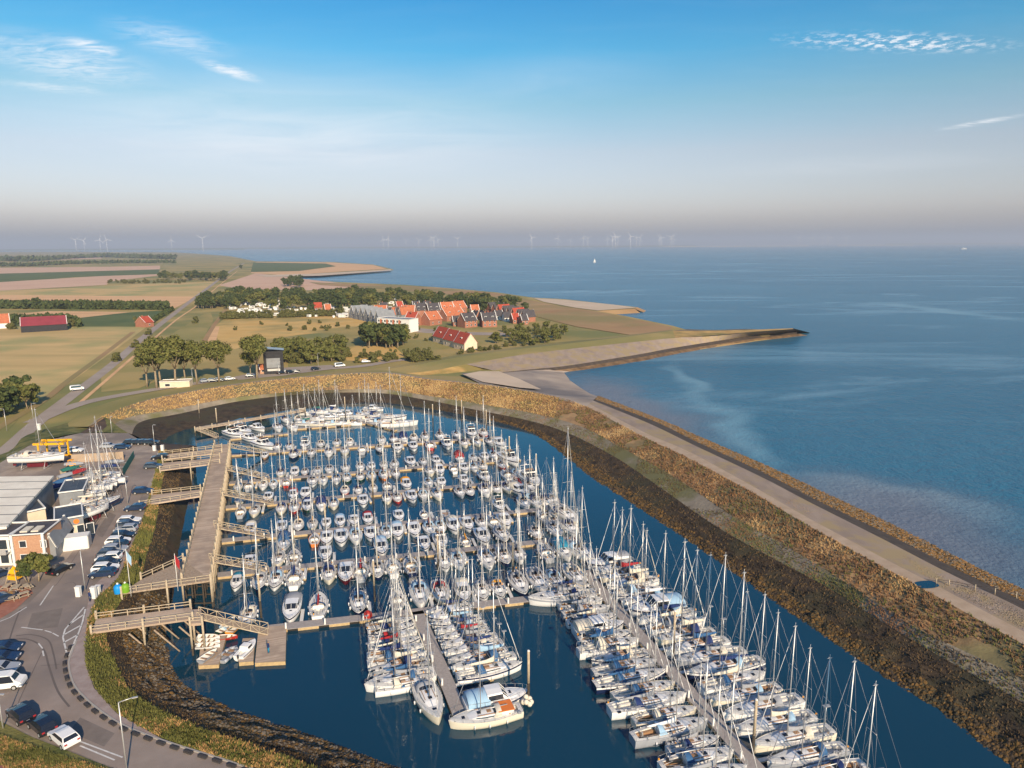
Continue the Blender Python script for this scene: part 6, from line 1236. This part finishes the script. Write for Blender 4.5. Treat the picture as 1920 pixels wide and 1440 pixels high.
grove(44, lambda: rnd(412, 640), lambda x: 599 - (x - 412) * .03, 'bush', 1.1, 1.5, 'bush of the clipped campsite boundary hedge, %s from the left', 'campsite hedge bushes')
grove(42, lambda: rnd(300, 425), lambda x: rnd(521, 527), ['dark', 'mid'], 1.1, 1.7, 'tree of the rectangular wood beside the polder road, %s from the left', 'polder wood trees')
grove(26, lambda: rnd(200, 350), lambda x: rnd(529, 532), 'bush', .9, 1.4, 'bush of the dark hedge between the far fields, %s from the left', 'far field hedge bushes')
grove(16, lambda: rnd(528, 568), lambda x: rnd(533, 540), 'dark', 1.1, 1.6, 'tree of the lone clump before the bay, %s from the left', 'lone clump trees')
grove(48, lambda: rnd(515, 650), lambda x: rnd(660, 684), ['mid', 'mid', 'bush'], .8, 1.2, 'tree of the loose thicket behind the black lookout, %s from the left', 'thicket trees')
grove(24, lambda: rnd(686, 757), lambda x: rnd(640, 654), ['mid', 'dark'], 1.1, 1.5, 'tree of the dense dark clump before the apartment block, %s from the left', 'dense clump trees')
grove(56, lambda: rnd(925, 1060), lambda x: rnd(618, 650), ['bush', 'mid'], .5, .85, 'garden tree on the right side of the village, %s from the left', 'garden trees right of the village')
grove(26, lambda: rnd(650, 850), lambda x: 676 - (x - 650) * .02 + rnd(-6, 6), 'bush', .6, 1.1, 'scrub bush along the village side ditch, %s from the left', 'ditch scrub bushes')
grove(16, lambda: rnd(860, 960), lambda x: 664 - (x - 860) * .12 + rnd(-3, 2), 'bush', .4, .7, 'low bush at the foot of the green dike, %s from the left', 'dike foot bushes')
grove(18, lambda: rnd(775, 930), lambda x: rnd(618, 640), 'bush', .4, .75, 'garden bush between the village houses, %s from the left', 'village garden bushes')
grove(14, lambda: rnd(430, 660), lambda x: rnd(604, 622), 'bush', .5, .8, 'single bush scattered over the dry meadow, %s from the left', 'meadow bushes')
grove(22, lambda: rnd(-60, 62), lambda x: 752 + (60 - x) * .35 + rnd(-4, 14), ['dark', 'mid'], .8, 1.2, 'dark tree at the left edge behind the boatyard, %s from the left', 'trees at the left edge')
for i, (x, y, ty, s) in enumerate([(70, 578, 'dark', 1.1), (283, 647, 'bush', 1.1), (256, 652, 'bush', 1.0), (221, 678, 'bush', 1.1), (262, 610, 'bush', 1.5), (368, 606, 'bush', 1.2), (280, 628, 'bush', .9), (135, 612, 'bush', 1.3), (22, 618, 'bush', 1.2), (452, 505, 'dark', 1.2)]): tree(P(x, y, LZ), ty, s, 'solitary %s in the farmland, %s from the top of the list reading left to right' % ('tree' if ty != 'bush' else 'bush', ordn(sorted([70, 283, 256, 221, 262, 368, 280, 135, 22, 452]).index(x) + 1)), 'solitary farmland plants')
tree(P(73, 1090, YZ), 'mid', .62, 'bright green shrub between the play tower and the road', None)
tree(P(55, 1092, YZ), 'dark', .45, 'dark shrub left of the bright green one', None)
# far orchard belts, hedges and woods that read as one mass
def mass(name, lab, cat, pts, n, leafs, hgt, m):
    rs = random.Random(len(pts) * 7 + n); mb = MB()
    for k in range(n):
        u = rs.random() * (len(pts) - 1); i = int(u); f = u - i; a = pts[i]; b = pts[i + 1]; p = P(a[0] + (b[0] - a[0]) * f, a[1] + (b[1] - a[1]) * f + rs.uniform(-a[2], a[2]), LZ)
        h = hgt * rs.uniform(.1, 1) ; p = p + Vector((0, 0, h)); v = Vector((rs.gauss(0, 1), rs.gauss(0, 1), rs.gauss(0, 1) + .5)).normalized(); x = v.orthogonal().normalized() * leafs * rs.uniform(.6, 1.3); y = v.cross(x)
        mb.face([p - x - y * .6, p + x - y * .5, p + x * .9 + y, p - x * .6 + y * .9])
    o = mb.obj(name, M[m]); tag(o, lab, cat); kind(o, 'stuff')
mass('orchard', 'dark green orchard belt between the stubble field and the green crop', 'orchard', [(-200, 575, 3.2), (0, 576, 3.2), (150, 577, 3), (240, 578, 2.6), (315, 579, 2)], 9000, 2.0, 5, 'leafdark')
mass('roadside_hedge', 'dark hedge along the polder road at the orchard end', 'hedge', [(325, 582, 1), (300, 596, 1), (285, 606, 1)], 900, 1.3, 3, 'leafdark')
mass('farm_shrubbery', 'green shrubs around the barn and farmhouse', 'shrubbery', [(10, 606, 3), (40, 604, 3), (130, 604, 2), (150, 612, 1.5)], 1800, 1.6, 5, 'leafdark')
mass('village_wood_belt', 'far wooded village belt on the horizon left of the picture', 'wood belt', [(-200, 500, 1), (0, 499, 1), (55, 499, .8), (105, 496, 1), (160, 494, 1), (240, 493, .8), (330, 493, .5)], 1500, 4, 9, 'leafdark')
mass('far_wood', 'far blue-green woods near the horizon on the left', 'wood', [(-200, 490, .8), (0, 489, .8), (50, 490, .6), (150, 484, .4), (205, 482, .5), (250, 484, .4), (330, 486, .4)], 1300, 9, 15, 'leafdark')
# ------------------------------------------------------------------ wind turbines and far shores
tw = MB(); tw.tube((0, 0, 0), (0, 0, 150), 3.6, 2.2, 10); twm = tw.mesh('turbine_tower', M['turb']); tw = MB(); tw.box(-4, 4, -12, 5, 148, 156); twn = tw.mesh('nacelle', M['turb'])
tw = MB(); tw.loft([[(-1.6, -.6, 0), (1.6, -.6, 0), (1.6, .6, 0), (-1.6, .6, 0)], [(-3.4, -.5, 14), (2.2, -.5, 14), (2.2, .5, 14), (-3.4, .5, 14)], [(-.6, -.2, 72), (.6, -.2, 72), (.6, .2, 72), (-.6, .2, 72)]], 0, True, False); twb = tw.mesh('blade', M['turb'])
turb = [(174, 11), (189, 11.5), (218, 11), (230, 10.5), (347, 12), (403, 9), (729, 11), (738, 10.5), (770, 14), (793, 13), (815, 11), (820, 9.5), (828, 12), (863, 10.5), (997, 9.5), (1044, 11), (1067, 14), (1090, 10.5), (1098, 11), (1134, 12), (1143, 9.5), (1148, 9), (1152, 11), (1175, 9), (1186, 12), (1192, 10.5), (1228, 11.5), (1231, 11), (1248, 10), (1252, 12), (1481, 13), (1504, 14), (1521, 14), (1532, 13), (1564, 13.5)]
random.seed(9)
for i, (x, km) in enumerate(turb):
    az = math.atan2((x - 960) / F, math.cos(PITCH)); p = Vector((math.sin(az), math.cos(az), 0)) * km * 1000
    t = thing('wind_turbine', 'slim white wind turbine in the haze on the far horizon, %s from the left' % ordn(i + 1), 'wind turbine', p, az * -1, 'wind turbines on the horizon', 1.0)
    link('tower', twm, t); nc = link('nacelle', twn, t); ph = rnd(0, 2.1)
    for k in range(3): b = link('blade', twb, t, (0, -13, 152)); b.rotation_euler = (0, ph + k * 2.094, 0)
def slab(name, x0, x1, d0, d1, h, m):
    mb = MB(); pts = []
    for x, dd in ((x0, d0), (x1, d0), (x1, d1), (x0, d1)): az = math.atan2((x - 960) / F, 1); pts.append(Vector((math.sin(az) * dd / math.cos(az), dd, 0)))
    hi = [p + Vector((0, 0, h)) for p in pts]; mb.face(hi)
    for i in range(4): j = (i + 1) % 4; mb.face([pts[i] - Vector((0, 0, 1)), pts[j] - Vector((0, 0, 1)), hi[j], hi[i]])
    kind(mb.obj(name, M[m]), 'structure')
slab('far_shore', -1200, 470, 13500, 30000, 12, 'farmgreen'); slab('far_shore', 470, 1300, 17000, 30000, 14, 'farmgreen'); slab('far_shore', 1240, 1510, 15500, 16500, 7, 'sand'); slab('far_shore', 1560, 1700, 16500, 17300, 8, 'sand'); slab('far_shore', 1650, 2700, 22000, 30000, 40, 'farmgreen')
# sail on the sea, far motor vessel
sv = sailboat(P(1115, 492, 0), rad(200), 'under way far out on the open water', None, paint='white', cover=None, cls='s', length=9.2, mast=13, detail=0)
mb = MB(); mb.face([(.6, .1, 2.4), (-3.4, .1, 2.5), (.6, .1, 13)]); mb.face([(-3.4, .05, 2.5), (.6, .05, 2.4), (.6, .05, 13)]); mb.face([(4.4, .1, 1.3), (.9, .1, 1.8), (.8, .1, 11.5)]); link('sails', mb.mesh('sails', M['trim']), sv)
motorboat(P(1807, 467.5, 0), rad(10), 'a bright speck near the horizon', None, length=60, cls='l', detail=0)

# ------------------------------------------------------------------ ground cover: rocks, scrub, reeds
def scatter(name, rings, n, fn, mats, lab, cat, seed=1, vmin=0, vmax=1, dens=None):
    rs = random.Random(seed); mb = MB(); nr = len(rings); nc = len(rings[0]); wts = []
    for i in range(nr - 1):
        a = (rings[i + 1][0] - rings[i][0]).length * (rings[i][-1] - rings[i][0]).length; dmid = (rings[i][nc // 2] - Vector((0, 0, H))).length; wts.append(a / (dmid ** 1.2) if dmid < 420 else 0)
    cum = np.cumsum(wts); tot = cum[-1]
    for k in range(n):
        i = int(np.searchsorted(cum, rs.random() * tot)); i = min(i, nr - 2); u = rs.random(); v = (vmin + (vmax - vmin) * rs.random()) * (nc - 1); j = min(int(v), nc - 2); f = v - j
        p = (rings[i][j] * (1 - f) + rings[i][j + 1] * f) * (1 - u) + (rings[i + 1][j] * (1 - f) + rings[i + 1][j + 1] * f) * u
        fn(mb, rs, p)
    o = mb.obj(name, mats); tag(o, lab, cat); return kind(o, 'stuff')
ICO = [(0, 0, -1), (.72, .53, -.45), (-.28, .85, -.45), (-.89, 0, -.45), (-.28, -.85, -.45), (.72, -.53, -.45), (.28, .85, .45), (-.72, .53, .45), (-.72, -.53, .45), (.28, -.85, .45), (.89, 0, .45), (0, 0, 1)]
ICF = [(0, 2, 1), (0, 3, 2), (0, 4, 3), (0, 5, 4), (0, 1, 5), (1, 2, 6), (2, 3, 7), (3, 4, 8), (4, 5, 9), (5, 1, 10), (1, 6, 10), (2, 7, 6), (3, 8, 7), (4, 9, 8), (5, 10, 9), (11, 6, 7), (11, 7, 8), (11, 8, 9), (11, 9, 10), (11, 10, 6)]
def rockfn(r0, r1, nm=1):
    def fn(mb, rs, p):
        s = rs.uniform(r0, r1); n = len(mb.v); c = rs.randrange(nm); sx, sy, sz = (rs.uniform(.7, 1.2) for _ in range(3))
        mb.v += [(p.x + q[0] * s * sx * rs.uniform(.8, 1.15), p.y + q[1] * s * sy * rs.uniform(.8, 1.15), p.z + q[2] * s * sz * .7) for q in ICO]
        for f in ICF: mb.f.append(tuple(n + i for i in f)); mb.m.append(c); mb.sm.append(False)
    return fn
def tuftfn(h0, h1, w_, nb, nm, fs=.09, off=0.0, thr=None):
    def fn(mb, rs, p):
        nv = noise.noise(Vector((p.x * fs, p.y * fs, 5.0 + off)))
        if thr is not None and nv < thr: return
        c = int(min(nm - 1, max(0, (nv * .9 + .5 + rs.uniform(-.22, .22)) * nm))); h = rs.uniform(h0, h1)
        for b in range(nb):
            a = rs.uniform(0, 6.28); dx, dy = math.cos(a) * w_, math.sin(a) * w_; lx, ly = rs.uniform(-.5, .5) * h, rs.uniform(-.5, .5) * h; ox, oy = rs.uniform(-w_, w_), rs.uniform(-w_, w_)
            mb.face([(p.x + ox - dx, p.y + oy - dy, p.z - .1), (p.x + ox + dx, p.y + oy + dy, p.z - .1), (p.x + ox + lx + dx * .35, p.y + oy + ly + dy * .35, p.z + h * rs.uniform(.7, 1)), (p.x + ox + lx - dx * .2, p.y + oy + ly, p.z + h)], c)
    return fn
M['gold1'] = mat('golden_grass', (.42, .27, .105), rough=.95); M['gold2'] = mat('pale_golden_grass', (.52, .36, .15), rough=.95); M['seaorange'] = mat('orange_weed', (.24, .13, .045), rough=.95); M['sc1'] = mat('scrub_rust', (.27, .145, .07), rough=.95); M['sc2'] = mat('scrub_straw', (.54, .37, .18), rough=.95); M['sc3'] = mat('scrub_ochre', (.44, .26, .105), rough=.95); M['sc4'] = mat('scrub_green', (.16, .16, .04), rough=.95); M['sc5'] = mat('scrub_dark', (.13, .085, .04), rough=.95)
scatter('dike_scrub', rg_scrub[70:], 18000, tuftfn(.12, .5, .07, 4, 7, .085, 0, -.45), [M['sc5'], M['sc4'], M['sc1'], M['sc5'], M['sc1'], M['sc3'], M['sc2']], 'rust and straw coloured scrub covering the harbour dike slope', 'scrub', 2)
scatter('far_dike_grass', rg_scrub[10:102], 10500, tuftfn(.15, .5, .16, 2, 3, .05, 9), [M['gold1'], M['gold2'], M['gold1']], 'golden dry grass on the far harbour dike', 'dry grass', 3)
scatter('pitching_weeds', rg_pitch[90:], 8000, tuftfn(.06, .3, .07, 3, 4, .08, 3, -.25), [M['greygrass'], M['sc5'], M['sc4'], M['sc1']], 'green weeds on the pale stone pitching', 'weeds', 4)
scatter('bank_seaweed', rg_dark[70:], 9000, tuftfn(.08, .28, .12, 2, 3, .2, 4), [M['darkbank'], M['sc5'], M['darkbank']], 'dark weed hanging on the wet harbour bank', 'seaweed', 5, .15, 1)
scatter('toe_rocks', rg_dark[90:], 9000, rockfn(.14, .42, 2), [M['weedrock'], M['darkbank']], 'brown rocks along the harbour water line', 'rocks', 6, 0, .38)
scatter('sea_rocks', rg_rip, 14000, rockfn(.12, .36, 3), [M['weedrock'], M['seaorange'], M['rock']], 'orange brown armour rocks along the sea edge', 'rocks', 7)
scatter('embankment_rocks', rg_emb[52:], 13000, rockfn(.1, .3, 3), [M['weedrock'], M['rock'], M['darkbank']], 'dark rocks on the embankment below the road bend', 'rocks', 8, .25, 1)
scatter('embankment_weeds', rg_emb, 7000, tuftfn(.08, .3, .07, 3, 3, .15, 2), [M['sc5'], M['darkbank'], M['sc5']], 'brown weeds on the upper embankment', 'weeds', 9, 0, .5)
scatter('verge_plants', rg_verge, 13000, tuftfn(.12, .55, .06, 4, 5, .12, 6), [M['sc4'], M['leafolive'], M['sc4'], M['sc3'], M['leaf']], 'tall grass and weeds along the walkway edge', 'grass', 10)
gv = [[P(-60 + i * 22, 1362 + i * 7, YZ + .06), P(-60 + i * 22, 1412 + i * 9, YZ + .06)] for i in range(18)]
scatter('verge_grass', gv, 11000, tuftfn(.1, .4, .05, 4, 5, .25, 1), [M['sc4'], M['leafolive'], M['sc4'], M['sc3'], M['leaf']], 'rough grass on the corner verge by the red path', 'grass', 11)
scatter('pavement_weeds', rg_pave[20:], 1800, tuftfn(.05, .16, .07, 2, 2, .06, 8, .12), [M['sc3'], M['pave2']], 'dry weeds growing in the dike pavement', 'weeds', 12, .1, .7)
scatter('pavement_stones', rg_pave[62:], 3500, rockfn(.03, .11, 2), [M['rock'], M['pave2']], 'loose stones lying on the dike pavement beyond the puddle', 'stones', 13, .1, .9)
# puddle and chain fence on the dike
mb = MB(); cp = P(1738, 1093, 5.5)
pts = [P(1738 + 22 * math.cos(a) + 3 * math.sin(3 * a), 1096 + 7.5 * math.sin(a), 5.62) for a in [k * .35 for k in range(18)]]; mb.face(list(reversed(pts))); kind(mb.obj('puddle', M['harbour']), 'structure')
fp = [P(x, y, 5.4) for x, y in [(1755, 1096), (1779, 1099), (1828, 1108), (1865, 1115), (1905, 1122)]]; t = thing('chain_fence', 'low post and rail barrier slanting across the dike pavement beside the puddle', 'fence', fp[0])
for p in fp: q = p - fp[0]; mb = MB(); mb.tube(q, q + Vector((0, 0, 1.1)), .08); link('post', mb.mesh('post', M['wood2']), t)
mb = MB()
for a, b in zip(fp[:-1], fp[1:]): mb.tube(a - fp[0] + Vector((0, 0, .9)), b - fp[0] + Vector((0, 0, .9)), .04)
link('rail', mb.mesh('rail', M['kerbdark']), t)
# ------------------------------------------------------------------ haze
hz = MB(); hz.box(-45000, 45000, -4000, 45000, -3, 300)
hm = bpy.data.materials.new('haze'); hm.use_nodes = True; t = hm.node_tree; t.nodes.clear(); o_ = N(t, 'ShaderNodeOutputMaterial'); v_ = N(t, 'ShaderNodeVolumePrincipled'); v_.inputs['Color'].default_value = (.60, .68, .82, 1); v_.inputs['Density'].default_value = 1.1e-4; v_.inputs['Anisotropy'].default_value = .0
t.links.new(v_.outputs[0], o_.inputs['Volume']); kind(hz.obj('haze', hm), 'stuff')
